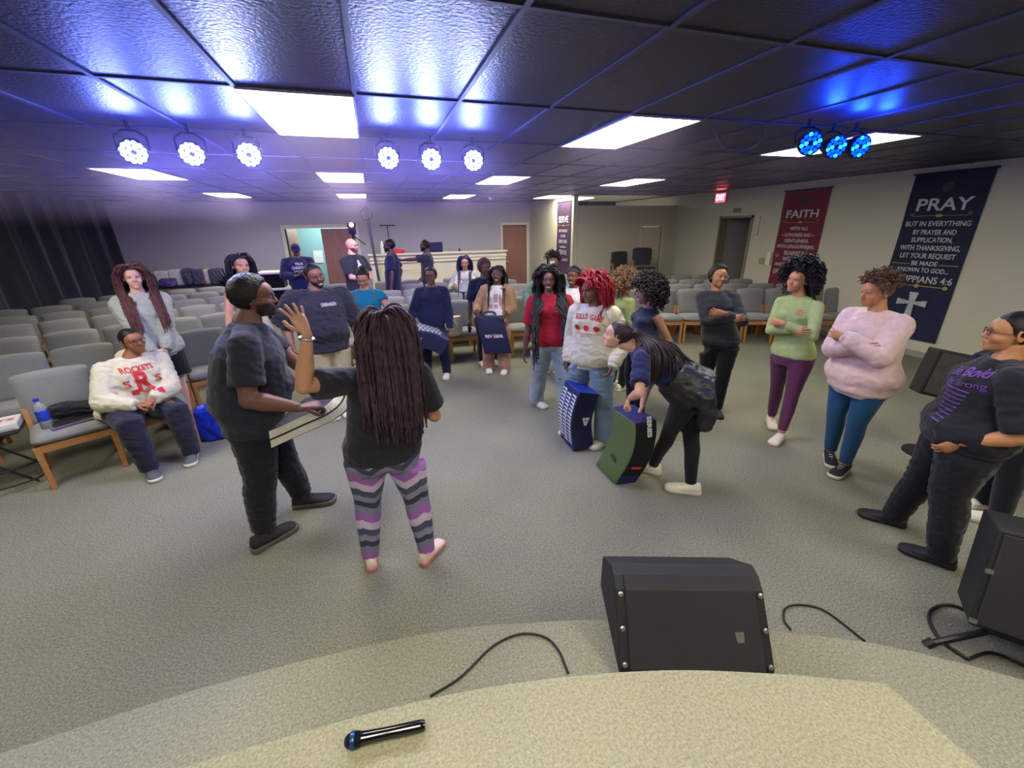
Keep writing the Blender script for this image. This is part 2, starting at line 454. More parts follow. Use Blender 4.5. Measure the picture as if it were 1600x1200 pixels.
def make_chair(fab, label=None):
    e = empty('church_chair')                      # front faces -Y, origin on floor under seat centre
    bm = bmesh.new(); cushion(bm, .50, .50, .085, Matrix.Translation((0, 0, .425)) @ Matrix.Rotation(R(-2), 4, 'X'), .018)
    build('seat', bm, fab, e, smooth=True)
    bm = bmesh.new(); cushion(bm, .50, .46, .07, Matrix.Translation((0, .27, .66)) @ Matrix.Rotation(R(80), 4, 'X'), .012, curve=-.03)
    for v in bm.verts:
        if v.co.z > .8: v.co.z += .02*(1-(v.co.x/.25)**2)
    build('backrest', bm, fab, e, smooth=True)
    bm = bmesh.new(); box(bm, -.25, .25, -.235, -.21, .33, .39); box(bm, -.25, .25, .2, .225, .33, .39); box(bm, -.25, -.228, -.22, .22, .33, .39); box(bm, .228, .25, -.22, .22, .33, .39)
    build('frame', bm, M_wood, e, bevel=.004)
    for sx in (-1, 1):
        bm = bmesh.new(); rings(bm, [[Vector((sx*.235+a*.022, -.215+b*.022, .39)) for a, b in ((-1, -1), (1, -1), (1, 1), (-1, 1))], [Vector((sx*.232+a*.017, -.235+b*.02, 0)) for a, b in ((-1, -1), (1, -1), (1, 1), (-1, 1))]])
        bmesh.ops.recalc_face_normals(bm, faces=bm.faces[:])
        build('leg', bm, M_wood, e, bevel=.003)
        bm = bmesh.new(); rings(bm, [[Vector((sx*.235+a*.018, y+b*.02, z)) for a, b in ((-1, -1), (1, -1), (1, 1), (-1, 1))] for y, z in ((.29, 0), (.215, .38), (.27, .6))])
        bmesh.ops.recalc_face_normals(bm, faces=bm.faces[:])
        build('leg', bm, M_wood, e, bevel=.003)
    return e
chair0 = make_chair(M_fab); used0 = [False]
chair1 = make_chair(M_fabd); used1 = [False]
CH = []
def put_chair(x, y, deg, label, group, dark=False, z=0):
    p, u = (chair1, used1) if dark else (chair0, used0)
    e = copy_tree(p) if u[0] else p
    u[0] = True
    e.location = (x, y, z); e.rotation_euler = (0, 0, R(deg)); tag(e, label, 'chair', group)
    CH.append(e); return e
ORD = ['front', 'second', 'third', 'fourth', 'fifth', 'sixth', 'last']
NUM = ['first', 'second', 'third', 'fourth', 'fifth', 'sixth', 'seventh', 'eighth', 'ninth', 'tenth', 'eleventh', 'twelfth']
# left block: rows turned 23 degrees, back edge of each row listed by one gap point
a = R(23); ux, uy = math.cos(a), math.sin(a)
def block(rows, deg, side, group):
    a = R(deg); ux, uy = math.cos(a), math.sin(a)
    for r, (gx, gy, k0, k1) in enumerate(rows):
        for n, k in enumerate(range(k0, k1)):
            bx, by = gx+ux*.535*(k+.5), gy+uy*.535*(k+.5)
            # back top lies ~.33 behind the seat centre
            x, y = bx+.33*math.sin(a), by-.33*math.cos(a)
            put_chair(x, y, deg, 'grey upholstered church chair, %s from the left in the %s row of the %s block' % (NUM[n], ORD[r], side), group)
rowsL = [(-3.42, 5.53, -4, 3), (-4.02, 6.5, -4, 4), (-4.61, 7.46, -3, 5), (-5.02, 8.25, -2, 5), (-5.6, 9.06, -1, 6), (-5.72, 10.0, 0, 6)]
block(rowsL, 24, 'left', 'grey chairs of the left block')
put_chair(-2.76, 4.39, 31, 'grey upholstered church chair with bottle and purple folder on its seat', 'front left chairs')
put_chair(-2.24, 4.66, 26, 'grey upholstered church chair under the seated person in the cream hoodie', 'front left chairs')
# centre block
cx, cy = 1.0, -5.0
for r in range(5):
    rad = 12.0+.86*r
    n0, n1 = -4, 4
    for n, k in enumerate(range(n0, n1)):
        t = (k+.5)*.535/rad+.0
        x = cx+math.sin(t)*(rad-.33); y = cy+math.cos(t)*(rad-.33)
        put_chair(x, y, -math.degrees(t), 'grey upholstered church chair, %s from the left in the %s row of the centre block' % (NUM[n], ORD[r]), 'grey chairs of the centre block')
# right block
rowsR = [(5.88, 6.42, -3, 5), (6.12, 7.05, -3, 4), (6.35, 7.8, -3, 3), (6.75, 8.6, -3, 2)]
block(rowsR, -21, 'right', 'grey chairs of the right block')
# dark chairs near the partition wall
p = pY(1000, 420, 9.5)
for k in range(5):
    put_chair(p.x+.12, 9.5-.0*k, -20, 'dark grey stacking chair in the stack before the partition wall, %s from the bottom' % NUM[k], 'stack of dark chairs', True, z=k*.145)
p = pY(986, 395, 9.75)
for k in range(4):
    put_chair(p.x, 9.95, 3, 'dark grey chair in the tall rear stack by the partition wall, %s from the bottom' % NUM[k], 'rear stack of dark chairs', True, z=k*.16)
for k, (px, nm) in enumerate(((930, 'left'), (958, 'right'))):
    p = pY(px, 410, 9.3)
    put_chair(p.x, 9.3, 4, 'dark grey chair standing alone near the partition wall, the %s of two' % nm, 'dark chairs near the partition', True)
# ================================================================ people: heads
def _ell(P, c, r):
    q = P-np.array(c); r = np.array(r)
    k0 = np.linalg.norm(q/r, axis=-1); k1 = np.linalg.norm(q/(r*r), axis=-1)
    return k0*(k0-1)/np.maximum(k1, 1e-9)
def _smin(a, b, k):
    h = np.clip(.5+.5*(b-a)/k, 0, 1); return b*(1-h)+a*h-k*h*(1-h)
def _smax(a, b, k): return -_smin(-a, -b, k)
def _cap(P, a, b, r0, r1):
    a = np.array(a); b = np.array(b); d = b-a
    t = np.clip(((P-a)@d)/(d@d), 0, 1); return np.linalg.norm(P-a-t[..., None]*d, axis=-1)-(r0+(r1-r0)*t)
def head_sdf(P, fem, smile, full):
    f = _ell(P, (0, -.014, .028), (.077, .098, .090))
    jaw = _ell(P, (0, .026, -.045), (.056 if fem else .061, .066, .068))
    f = _smin(f, jaw, .03)
    f = _smin(f, _ell(P, (0, .074, -.096), (.022, .02, .018)), .03)
    f = _smin(f, _ell(P, (0, .07, .03), (.05, .03, .035)), .03)
    for s in (-1, 1):
        f = _smin(f, _ell(P, (s*.038, .056, -.032), (.024*full, .028, .024)), .02)
        f = _smin(f, _ell(P, (s*.027, .084, .019), (.02, .010, .006)), .012)
        f = _smax(f, -_ell(P, (s*.031, .101, .001), (.018, .016, .012)), .010)
        f = _smin(f, _ell(P, (s*.031, .0745, .0), (.0145, .0145, .0125)), .003)
        f = _smin(f, _ell(P, (s*.012, .095, -.034), (.009, .012, .008)), .007)
    f = _smin(f, _cap(P, (0, .085, .012), (0, .107, -.030), .0075, .0125), .010)
    w = .026 if smile else .021
    f = _smin(f, _ell(P, (0, .082, -.0665), (w*1.1, .016, .018)), .012)
    f = _smin(f, _ell(P, (0, .094, -.0605), (w, .0095, .0055)), .004)
    f = _smin(f, _ell(P, (0, .092, -.0745), (w*.86, .0095, .0070)), .004)
    return f
_HT = {}
def head_template(fem, smile, full, hi):
    key = (fem, smile, full, hi)
    if key in _HT: return _HT[key]
    nu, nv = (104, 84) if hi else (60, 48)
    u = np.linspace(0, 2*np.pi, nu, endpoint=False); u = u-.45*np.sin(u)          # u = 0 is the face
    v = np.linspace(-1, 1, nv); v = np.pi/2*(v+.10*np.sin(np.pi*v))*.998
    U, V = np.meshgrid(u, v)
    D = np.stack([np.sin(U)*np.cos(V), np.cos(U)*np.cos(V), np.sin(V)], -1).reshape(-1, 3)
    o = np.array([0, .005, -.012]); T = np.linspace(.15, .03, 90)
    t_hit = np.full(len(D), .05); done = np.zeros(len(D), bool); prev = None
    for i, t in enumerate(T):
        f = head_sdf(o+D*t, fem, smile, full)
        if prev is not None:
            new = (~done) & (f <= 0) & (prev > 0)
            t_hit[new] = (T[i-1]+(t-T[i-1])*prev[new]/(prev[new]-f[new])); done |= new
        prev = f
    P = o+D*t_hit[:, None]
    faces = []
    for j in range(nv-1):
        for i in range(nu):
            a, b = j*nu+i, j*nu+(i+1) % nu
            faces.append((a, b, b+nu, a+nu))
    faces.append(tuple(range(nu))[::-1]); faces.append(tuple(range((nv-1)*nu, nv*nu)))
    _HT[key] = (P, faces); return _HT[key]
def face_colours(P, skin, fem, smile, beard, brow, lip, dirt=None):
    c = np.tile(np.array(skin[:3]), (len(P), 1)).astype(float)
    x, y, z = P[:, 0], P[:, 1], P[:, 2]
    front = y > .035
    def mix(mask, col, a=1.):
        k = np.clip(mask, 0, 1)[:, None]*a; c[:] = c*(1-k)+np.array(col[:3])*k
    ax = np.abs(x)
    sk = np.array(skin[:3])
    mix(np.clip(1.6-((ax-.04)/.02)**2-((z+.03)/.018)**2, 0, 1)*front, sk*np.array([1.25, .9, .85]), .35)     # cheeks
    # lids, whites, iris
    def el(cx, cz, rx, rz, soft=.35): return np.clip((1-((ax-cx)/rx)**2-((z-cz)/rz)**2)/soft, 0, 1)*front
    mix(el(.031, .001, .0185, .0105), sk*.55, .7)
    mix(el(.031, -.0005, .0140, .0052, .3), np.array((.30, .29, .28))+sk*.55)
    mix(el(.031, .0, .0062, .0058, .3), (.018, .010, .008))
    mix(el(.031, .0065, .0165, .0022, .6), (.01, .008, .008), .9)
    b = brow
    mix(el(.031, .0225-.0, .0205, .0042, .5)*(ax > .01), b, .85)
    mix(np.clip(1.2-((ax-.0085)/.004)**2-((z+.041)/.003)**2, 0, 1)*(y > .09), sk*.25, .8)                    # nostrils
    w = .029 if smile else .0235
    zc = -.0675-(.006*(1-(ax/w)**2) if smile else 0)
    lipm = np.clip((1-(x/w)**2-((z-zc)/(.0125 if smile else .0115))**2)/.25, 0, 1)*(y > .05)
    mix(lipm, lip, .85)
    if smile:
        mix(np.clip((1-(x/(w*.86))**2-((z-zc)/.0056)**2)/.25, 0, 1)*(y > .05), (.70, .67, .62))
        mix(np.clip((1-(x/(w*.9))**2-((z-zc+.0068)/.0018)**2)/.5, 0, 1)*(y > .05), (.08, .02, .02), .8)
    else:
        mix(np.clip((1-(x/(w*.95))**2-((z+.0675)/.0014)**2)/.6, 0, 1)*(y > .05), sk*.15, .85)
    if beard:
        bm_ = np.clip((-z-.048+.9*np.clip(.06-ax, -.02, 0)*0+(.55*(ax-.03)).clip(0))/.008, 0, 1)*np.clip((y+.005)/.01, 0, 1)
        must = np.clip(1.3-(ax/.03)**4-((z+.052)/.006)**2, 0, 1)*(y > .06)
        keep = 1-lipm
        mix(np.clip(bm_+must, 0, 1)*keep*(z < .0), beard, .93)
    return c
def hairline(P):
    """height of the hairline for each head-space point"""
    phi = np.abs(np.degrees(np.arctan2(P[..., 0], P[..., 1]-.0)))
    return np.interp(phi, [0, 30, 50, 68, 80, 92, 105, 125, 180], [.076, .074, .062, .040, -.005, -.012, -.03, -.068, -.078])

# ================================================================ people: bodies
def remesh(bm, voxel, it=3, fac=.6):
    bmesh.ops.recalc_face_normals(bm, faces=bm.faces[:])
    me = bpy.data.meshes.new('tmp'); bm.to_mesh(me); bm.free()
    o = bpy.data.objects.new('tmp', me); COL.objects.link(o)
    r = o.modifiers.new('r', 'REMESH'); r.mode = 'VOXEL'; r.voxel_size = voxel; r.adaptivity = 0
    s = o.modifiers.new('s', 'SMOOTH'); s.factor = fac; s.iterations = it
    dg = bpy.context.evaluated_depsgraph_get(); dg.update()
    out = bpy.data.meshes.new_from_object(o.evaluated_get(dg))
    bpy.data.objects.remove(o); bpy.data.meshes.remove(me)
    return out
def get_co(me):
    a = np.empty(len(me.vertices)*3); me.vertices.foreach_get('co', a); return a.reshape(-1, 3)
def set_co(me, a): me.vertices.foreach_set('co', a.ravel()); me.update()
def get_no(me):
    a = np.empty(len(me.vertices)*3); me.vertices.foreach_get('normal', a); return a.reshape(-1, 3)
def wrinkle(me, amp, scale=9., zs=2.2, seed=0):
    if not amp: return
    co, no = get_co(me), get_no(me); nz = noise.noise
    d = np.array([nz(Vector((p[0]*scale+seed, p[1]*scale, p[2]*scale*zs+.9*scale*(p[0]+p[1])))) + .5*nz(Vector((p[0]*scale*2.3, p[1]*scale*2.3+seed, p[2]*scale*4))) for p in co])
    d = 1-np.abs(d)*2.2                                   # ridges
    set_co(me, co+no*(amp*d)[:, None])
def ering(c, x, y, w, d, n=20, e=2.3):
    out = []
    for k in range(n):
        a = 2*math.pi*k/n; ca, sa = math.cos(a), math.sin(a)
        out.append(c + x*(w*math.copysign(abs(ca)**(2/e), ca)) + y*(d*math.copysign(abs(sa)**(2/e), sa)))
    return out
def ball(bm, c, r, n=10):
    bmesh.ops.create_uvsphere(bm, u_segments=n+2, v_segments=n, radius=1, matrix=Matrix.Translation(c) @ (Matrix.Diagonal((*r, 1)) if isinstance(r, (tuple, list)) else Matrix.Scale(r, 4)))
def limb(bm, pts, rad, n=12):
    """limb with densified rounded joints"""
    P = [Vector(p) for p in pts]; out = []; rr = []
    for i in range(len(P)-1):
        for k in range(4):
            t = k/4; out.append(P[i].lerp(P[i+1], t)); rr.append(rad[i]+(rad[i+1]-rad[i])*t)
    out.append(P[-1]); rr.append(rad[-1])
    tube(bm, out, rr, n)
def ik(a, c, l1, l2, pole):
    d = c-a; L = d.length
    if L > (l1+l2)*.999: c = a+d*((l1+l2)*.999/L); d = c-a; L = d.length
    if L < abs(l1-l2)+.02: L = abs(l1-l2)+.02
    k = (l1*l1-l2*l2+L*L)/(2*L); h = math.sqrt(max(0, l1*l1-k*k))
    u = d.normalized(); p = (pole-u*pole.dot(u))
    p = p.normalized() if p.length > 1e-5 else Vector((0, 0, -1))
    return a+u*k+p*h, c
def hand(bm, w, d, nrm, side, curl=.5, s=1., spread=.12, point=False):
    """w wrist, d direction of the hand, nrm palm normal, side +1 left hand -1 right hand"""
    d = d.normalized(); nrm = (nrm-d*nrm.dot(d)).normalized()
    x = d.cross(nrm)*side                                  # towards the thumb
    def pt(a, b, c=0.): return w+(d*a+x*b+nrm*c)*s
    rs = []
    for a, hw, ht in ((-.035, .0235, .020), (-.005, .0255, .0175), (.03, .036, .0165), (.07, .0405, .0135), (.092, .038, .0105)):
        rs.append(ering(pt(a, .002), x*s, nrm*s, hw, ht, 12, 2.4))
    rings(bm, rs)
    for k, (b, L, r) in enumerate(((.029, .071, .0088), (.0095, .079, .0092), (-.0105, .073, .0087), (-.029, .057, .0078))):
        base = pt(.083-(.006 if k == 3 else 0), b); ang = 0; p = base; P = [base-d*.012*s, base]; rr = [r*s, r*s]
        sd = (x*(spread*(1.2-k*.8))).copy()
        cc = curl if not (point and k == 0) else .05
        for q, seg in enumerate((.45, .31, .24)):
            ang += cc*R((52, 70, 48)[q])*(1+.06*k)
            dr = ((d+sd)*math.cos(ang)+nrm*math.sin(ang)).normalized()
            for h in (.5, 1.): P.append(p+dr*(L*seg*s*h)); rr.append(r*s*(1-.09*(q+h)))
            p = P[-1]
        P.append(p+dr*.004*s); rr.append(r*s*.35)
        tube(bm, P, rr, 8)
    b0 = pt(.018, .022, .004); d1 = (d*.62+x*.72+nrm*.30).normalized(); d2 = (d*.85+x*(.38-.5*curl)+nrm*(.25+.6*curl)).normalized(); d3 = (d*.9+x*(.2-.9*curl)+nrm*(.2+.8*curl)).normalized()
    P = [b0-d1*.01*s, b0, b0+d1*.036*s]; P.append(P[-1]+d2*.030*s); P.append(P[-1]+d3*.022*s); P.append(P[-1]+d3*.004*s)
    tube(bm, P, [.013*s, .0135*s, .0115*s, .0105*s, .0085*s, .003*s], 8)
def shoe_mesh(s, high=0.):
    """upper and sole meshes, toe towards +Y, ankle above the origin"""
    up = bmesh.new(); rs = []
    for y, w, h, z0 in ((-.079, .022, .070, .02), (-.068, .036, .108+high, .016), (-.02, .041, .106+high, .014), (.022, .043, .100, .014), (.070, .048, .080, .014), (.118, .053, .066, .014), (.160, .052, .056, .014), (.184, .043, .048, .016), (.197, .024, .036, .018)):
        ring = []
        for k in range(14):
            a = 2*math.pi*k/14; ca, sa = math.cos(a), math.sin(a)
            zz = z0+(h-z0)*(.5+.5*math.copysign(abs(sa)**.7, sa))
            ring.append(Vector((w*math.copysign(abs(ca)**.8, ca)*(1-.38*max(0, sa)*(1 if y < .09 else .6)), y, zz))*s)
        rs.append(ring)
    rings(up, rs)
    so = bmesh.new(); pts = []
    for y, w in ((-.085, .012), (-.078, .03), (-.05, .038), (0, .036), (.05, .040), (.1, .051), (.14, .053), (.172, .049), (.192, .036), (.201, .016)): pts.append((w, y))
    out = [(-a, b) for a, b in pts]+[(a, b) for a, b in pts[::-1]]
    rings(so, [[Vector((x*k, y*k2, z))*s for x, y in out] for z, k, k2 in ((0.0, .95, .97), (.008, 1.05, 1.01), (.028, 1.07, 1.03), (.037, 1.0, .99))])
    return up, so
def laces_mesh(s):
    bm = bmesh.new()
    for q in range(4):
        y = .035+q*.024; z = .099-q*.011
        tube(bm, [Vector((-.02, y-.004, z-.006))*s, Vector((0, y, z+.002))*s, Vector((.02, y+.004, z-.006))*s], .003*s, 5)
    return bm
def to_mesh(bm):
    me = bpy.data.meshes.new('m'); bm.to_mesh(me); bm.free(); return me

SKIN = dict(dark=(84, 52, 40), deep=(66, 42, 34), brown=(128, 84, 62), tan=(168, 116, 86), light=(206, 160, 134), olive=(190, 142, 112))
M_skin = mat('skin', (128, 84, 62), .48, attr='col', var=.05, vscale=30, spec=.4)
PEOPLE = {}
def person(key, label, H=1.65, feet=None, at=None, face=0., head=None, hd=0., hyaw=0., hpitch=0., hroll=0., skin='brown', fem=True, build_=1., belly=1., hips=1.,
           top=None, bottom=None, shoes=None, hair=None, wrists=None, poles=None, hands=None, footyaw=None, pelvis=None, pd=(0, 0), twist=0., bust=1., smile=False, beard=None, full=1.,
           neckd=0., footz=(0, 0), bend=0., lipc=None, headz=None, detail=None, kneepole=None, hscale=1., thigh=1.):
    """feet: two pixels (left foot, right foot) where the ankles stand over the floor. face: 0 looks to the camera, 90 image right, 180 away."""
    rnd = random.Random(key)
    if feet: FT = [pz(*feet[0], 0), pz(*feet[1], 0)]; g = (FT[0]+FT[1])/2
    if at is not None:
        if isinstance(at, (int, float)): q = pY(head[0], head[1], at); g = Vector((q.x, q.y, 0))
        else: g = Vector((at[0], at[1], 0))
    if not feet: FT = None
    t = Vector((-g.x, -g.y, 0)).normalized(); rt = Vector((-t.y, t.x, 0))   # image right
    dist = math.hypot(g.x, g.y)
    a = R(face); f = t*math.cos(a)+rt*math.sin(a); l = Vector((-f.y, f.x, 0)); Z = Vector((0, 0, 1))
    if FT is None: FT = [g+l*.10, g-l*.10]
    S = H/1.70
    near = dist < 4.2; far = dist > 7
    vox = .0095 if near else (.012 if not far else .017)
    base = Vector((g.x, g.y, 0))
    if pelvis is not None: P0 = g+f*pelvis[0]+l*pelvis[1]+Z*pelvis[2]
    else: P0 = g+Z*(.535*H)+f*pd[0]+l*pd[1]
    # head position
    neckL = (.150 if fem else .142)*S
    if head is not None:
        d = ray(*head); hdist = math.hypot(P0.x, P0.y)-hd
        HP = CAM+d*(hdist/math.hypot(d.x, d.y))
    else: HP = P0+Z*(.40*H)
    at2 = a+R(twist); ft = t*math.cos(at2)+rt*math.sin(at2); lt = Vector((-ft.y, ft.x, 0))
    ah = a+R(hyaw); fh = t*math.cos(ah)+rt*math.sin(ah); lh = Vector((-fh.y, fh.x, 0))
    up = (HP-P0).normalized()
    C7 = HP-up*(neckL*(1+neckd))-Z*.0-fh*.028*S+up*0
    # head frame
    hp, hr = R(hpitch), R(hroll)
    hf = (fh*math.cos(hp)+Z*math.sin(hp)); hu = (-fh*math.sin(hp)+Z*math.cos(hp)); hl = hu.cross(hf)
    hu2 = hu*math.cos(hr)+hl*math.sin(hr); hl2 = hl*math.cos(hr)-hu*math.sin(hr)
    hs = (.97 if fem else 1.03)*(.6+.4*S)*hscale
    MH = Matrix((-hl2, hf, hu2)).transposed().to_4x4() @ Matrix.Scale(hs, 4)
    # columns: x axis = person's right (-left)
    MH = Matrix.Translation(HP) @ MH
    # spine
    axis = (C7-P0); mid = (P0+C7)/2-ft*(.0+bend)
    def spine(tt): return P0*(1-tt)**2+mid*2*tt*(1-tt)+C7*tt*tt
    def sdir(tt): return ((mid-P0)*(1-tt)+(C7-mid)*tt).normalized()
    B = build_
    if fem:
        prof = [(-.22, .135*hips, .11*hips), (-.10, .172*hips, .125*hips), (.04, .178*hips, .122*hips), (.18, .158, .112), (.36, .128, .100*belly), (.50, .132, .102*belly), (.66, .146, .115), (.78, .138, .108), (.87, .100, .088), (.94, .074, .072), (1.0, .064, .062)]
    else:
        prof = [(-.20, .14, .11), (-.10, .165, .12), (.04, .165, .125*belly), (.20, .160, .122*belly), (.38, .155, .118*belly), (.55, .165, .120*(belly+1)/2), (.70, .178, .125), (.79, .158, .115), (.87, .112, .095), (.94, .082, .080), (1.0, .072, .068)]
    def wid(tt, grow=0., straight=0):
        ts = [p[0] for p in prof]; w_ = np.interp(tt, ts, [p[1] for p in prof]); d_ = np.interp(tt, ts, [p[2] for p in prof])
        q_ = min(1, max(0, (tt-.66)/.30)); k = B+(1-B)*q_*.85
        if straight and -.3 < tt < .82: w_ = max(w_, straight*(1 if tt < .7 else 1-(tt-.7)*.6)); d_ = max(d_, straight*.70)
        return w_*S*k+grow, d_*S*k+grow
    def torso(bm, t0, t1, grow, flare=0., n=12, off=0., straight=0):
        rs = []
        for i in range(n+1):
            tt = t0+(t1-t0)*i/n
            w_, d_ = wid(tt, grow, straight)
            if flare and tt < .45: w_ = max(w_, wid(.45, grow)[0]*flare); d_ = max(d_, wid(.45, grow)[1]*flare)
            mixk = min(1, max(0, tt)); lat = (l*(1-mixk)+lt*mixk).normalized(); ax = sdir(min(max(tt, 0), 1))
            fw = lat.cross(ax).normalized()*-1
            fw = ax.cross(lat).normalized()*-1 if fw.dot(ft) < 0 else fw
            c = spine(tt) if tt >= 0 else P0+sdir(0)*((C7-P0).length*tt)
            rs.append(ering(c+fw*off*(belly-1), lat, fw, w_, d_))
        rings(bm, rs)
    sh_w = (.160 if fem else .188)*S*(1+(B-1)*.55)
    shc = spine(.84-(B-1)*.07)
    SH = [shc+lt*sh_w, shc-lt*sh_w]
    HJ = [P0+l*(.088*S*(.5+.5*B*hips)), P0-l*(.088*S*(.5+.5*B*hips))]
    UA, FA = .172*H, .155*H
    W = []; EL = []
    wr = wrists or [None, None]
    for i, sd in enumerate((1, -1)):
        if wr[i] is None: wt = SH[i]+lt*sd*.09-Z*(UA+FA)*.97+ft*.05
        elif wr[i][0] == 'l': wt = P0+ft*wr[i][1]+lt*wr[i][2]+Z*wr[i][3]
        elif wr[i][0] == 'w': wt = Vector(wr[i][1:4])
        else:
            d = ray(wr[i][0], wr[i][1]); hh = math.hypot(SH[i].x, SH[i].y)-wr[i][2]
            wt = CAM+d*(hh/math.hypot(d.x, d.y))
        pole = (Vector((0, 0, -1))*.6-ft*.8+lt*sd*.45)
        if poles and poles[i] is not None: pp = poles[i]; pole = ft*pp[0]+lt*pp[1]+Z*pp[2]
        e_, w_ = ik(SH[i], wt, UA, FA, pole); EL.append(e_); W.append(w_)
    AN = []; KN = []
    TH, SHN = .245*H, .245*H
    fy = footyaw or (8, -8)
    FD = []
    for i, sd in enumerate((1, -1)):
        b_ = a+R(-fy[i]); fd = t*math.cos(b_)+rt*math.sin(b_); FD.append(fd)
        an = FT[i]+Z*(.085*S+footz[i])
        kp = f*1.0+l*sd*.12+fd*.4
        if kneepole and kneepole[i] is not None: kp = f*kneepole[i][0]+l*kneepole[i][1]+Z*kneepole[i][2]
        hj = HJ[i]
        if (an-hj).length > TH+SHN-.005:
            pass
        k_, a_ = ik(hj, an, TH, SHN, kp)
        k_ = k_ if (an-hj).length <= TH+SHN else hj.lerp(an, .5)
        KN.append(k_); AN.append(an)
    e = empty('person', base, 0, label, 'person')
    def fin(name, me, mats, parent=e, smooth=True):
        me.transform(Matrix.Translation(-base))
        me.name = name
        me.materials.clear()
        for x in (mats if isinstance(mats, list) else [mats]): me.materials.append(x)
        if smooth: me.polygons.foreach_set('use_smooth', [True]*len(me.polygons))
        o = bpy.data.objects.new(name, me); COL.objects.link(o); o.parent = parent
        return o
    arm_k = (.93 if fem else 1.05)*S*(1+(B-1)*.62)
    leg_k = S*(1+(B-1)*.6)*thigh
    # ---- body
    bm = bmesh.new(); torso(bm, -.05, 1.0, -.022)
    for i in (0, 1):
        limb(bm, [SH[i], EL[i], W[i]], [.048*arm_k, .040*arm_k, .0245*(.5+.5*arm_k)])
        ball(bm, EL[i], .040*arm_k)
        fm = EL[i].lerp(W[i], .28); tube(bm, [EL[i], fm, W[i]], [.036*arm_k, .043*arm_k, .024*(.5+.5*arm_k)], 12)
        limb(bm, [HJ[i].lerp(KN[i], .12)+(P0-HJ[i])*.12, HJ[i].lerp(KN[i], .45), KN[i], AN[i]], [.052*leg_k, .064*leg_k, .050*leg_k, .036*S])
        cm = KN[i].lerp(AN[i], .3)-f*.012; tube(bm, [KN[i], cm, AN[i]], [.045*leg_k, .055*leg_k, .036*S], 12)
    nk = MH @ Vector((0, -.028, -.055))
    tube(bm, [C7-up*.06, C7, C7.lerp(nk, .5), nk], [.08*S, (.062 if fem else .070)*S*(1+(B-1)*.4), (.050 if fem else .060)*S*(1+(B-1)*.4), .050*S*(1+(B-1)*.25)], 14)
    me_body = remesh(bm, min(vox, .012))
    nb = len(me_body.vertices)
    hm = bmesh.new(); hm.from_mesh(me_body); bpy.data.meshes.remove(me_body)
    for i, sd in enumerate((1, -1)):
        hp_ = (hands or {}).get('LR'[i], {})
        dr = (W[i]-EL[i]).normalized()
        if 'dir' in hp_: q = hp_['dir']; dr = (ft*q[0]+lt*q[1]+Z*q[2]).normalized()
        nrm = -lt*sd*.9+ft*.1-Z*.0
        if 'n' in hp_: q = hp_['n']; nrm = ft*q[0]+lt*q[1]+Z*q[2]
        if abs(nrm.normalized().dot(dr)) > .95: nrm = ft+Z*.3
        hand(hm, W[i]+dr*.012, dr, nrm, sd, hp_.get('curl', .35), S*(.93 if fem else 1.05), hp_.get('spread', .12), hp_.get('point', False))
    n_arm = len(hm.verts)
    smil = bool(smile)
    P, faces = head_template(fem, smil, full, near)
    vs = [hm.verts.new(MH @ Vector(p)) for p in P]
    for q in faces: hm.faces.new([vs[k] for k in q])
    for sd in (-1, 1):                                    # ears
        eb = Matrix.Translation((sd*.0765, -.012, -.006)) @ Matrix.Rotation(sd*R(-16), 4, 'Z') @ Matrix.Rotation(R(-10), 4, 'X')
        rs = []
        for q, (yy, k) in enumerate(((-.004, .6), (.002, 1.), (.006, .92), (.004, .6), (.002, .2))):
            rs.append([MH @ eb @ Vector((sd*yy*1.3, .017*k*math.cos(2*math.pi*j/12)-.002, .031*k*math.sin(2*math.pi*j/12)+(.006*k if math.sin(2*math.pi*j/12) > 0 else 0))) for j in range(12)])
        rings(hm, rs)
    me_body = to_mesh(hm)
    sk = srgb(*(SKIN[skin] if isinstance(skin, str) else skin))
    cols = np.tile(np.array([*sk[:3], 1.]), (len(me_body.vertices), 1))
    brow = tuple(np.array(sk[:3])*.12)
    br = srgb(26, 20, 20) if beard is True else (srgb(*beard) if beard else None)
    lip = np.array(sk[:3])*np.array([1.05, .62, .62]) if not lipc else np.array(srgb(*lipc)[:3])
    cols[n_arm:n_arm+len(P), :3] = face_colours(P, sk, fem, smil, br, brow, lip)
    ca = me_body.color_attributes.new('col', 'FLOAT_COLOR', 'POINT'); ca.data.foreach_set('color', cols.ravel())
    body = fin('body', me_body, M_skin)
    info = dict(e=e, base=base, MH=MH, HP=HP, C7=C7, P0=P0, ft=ft, lt=lt, f=f, l=l, W=W, EL=EL, SH=SH, KN=KN, AN=AN, t=t, rt=rt, wid=wid, spine=spine, S=S, near=near, far=far, fin=fin, B=B)
    # ---- top
    if top:
        lo = top.get('loose', .012); bm = bmesh.new()
        L = (C7-P0).length
        t0 = -top.get('len', .08)/L
        torso(bm, t0, top.get('neck', .985), lo, top.get('flare', 0), straight=top.get('straight', 0))
        if fem:
            bs = .058*S*bust*(.7+.3*B)
            for sd in (-1, 1): ball(bm, spine(.66)+ft*(wid(.66)[1]*.55+lo)+lt*sd*.068*S*B, (bs*1.05, bs*1.05, bs), 10)
        elif belly > 1.05:
            ball(bm, spine(.25)+ft*(wid(.25)[1]*.3), (.14*S*B, .14*S*belly, .14*S), 10)
        sl = top.get('sleeve', .7)
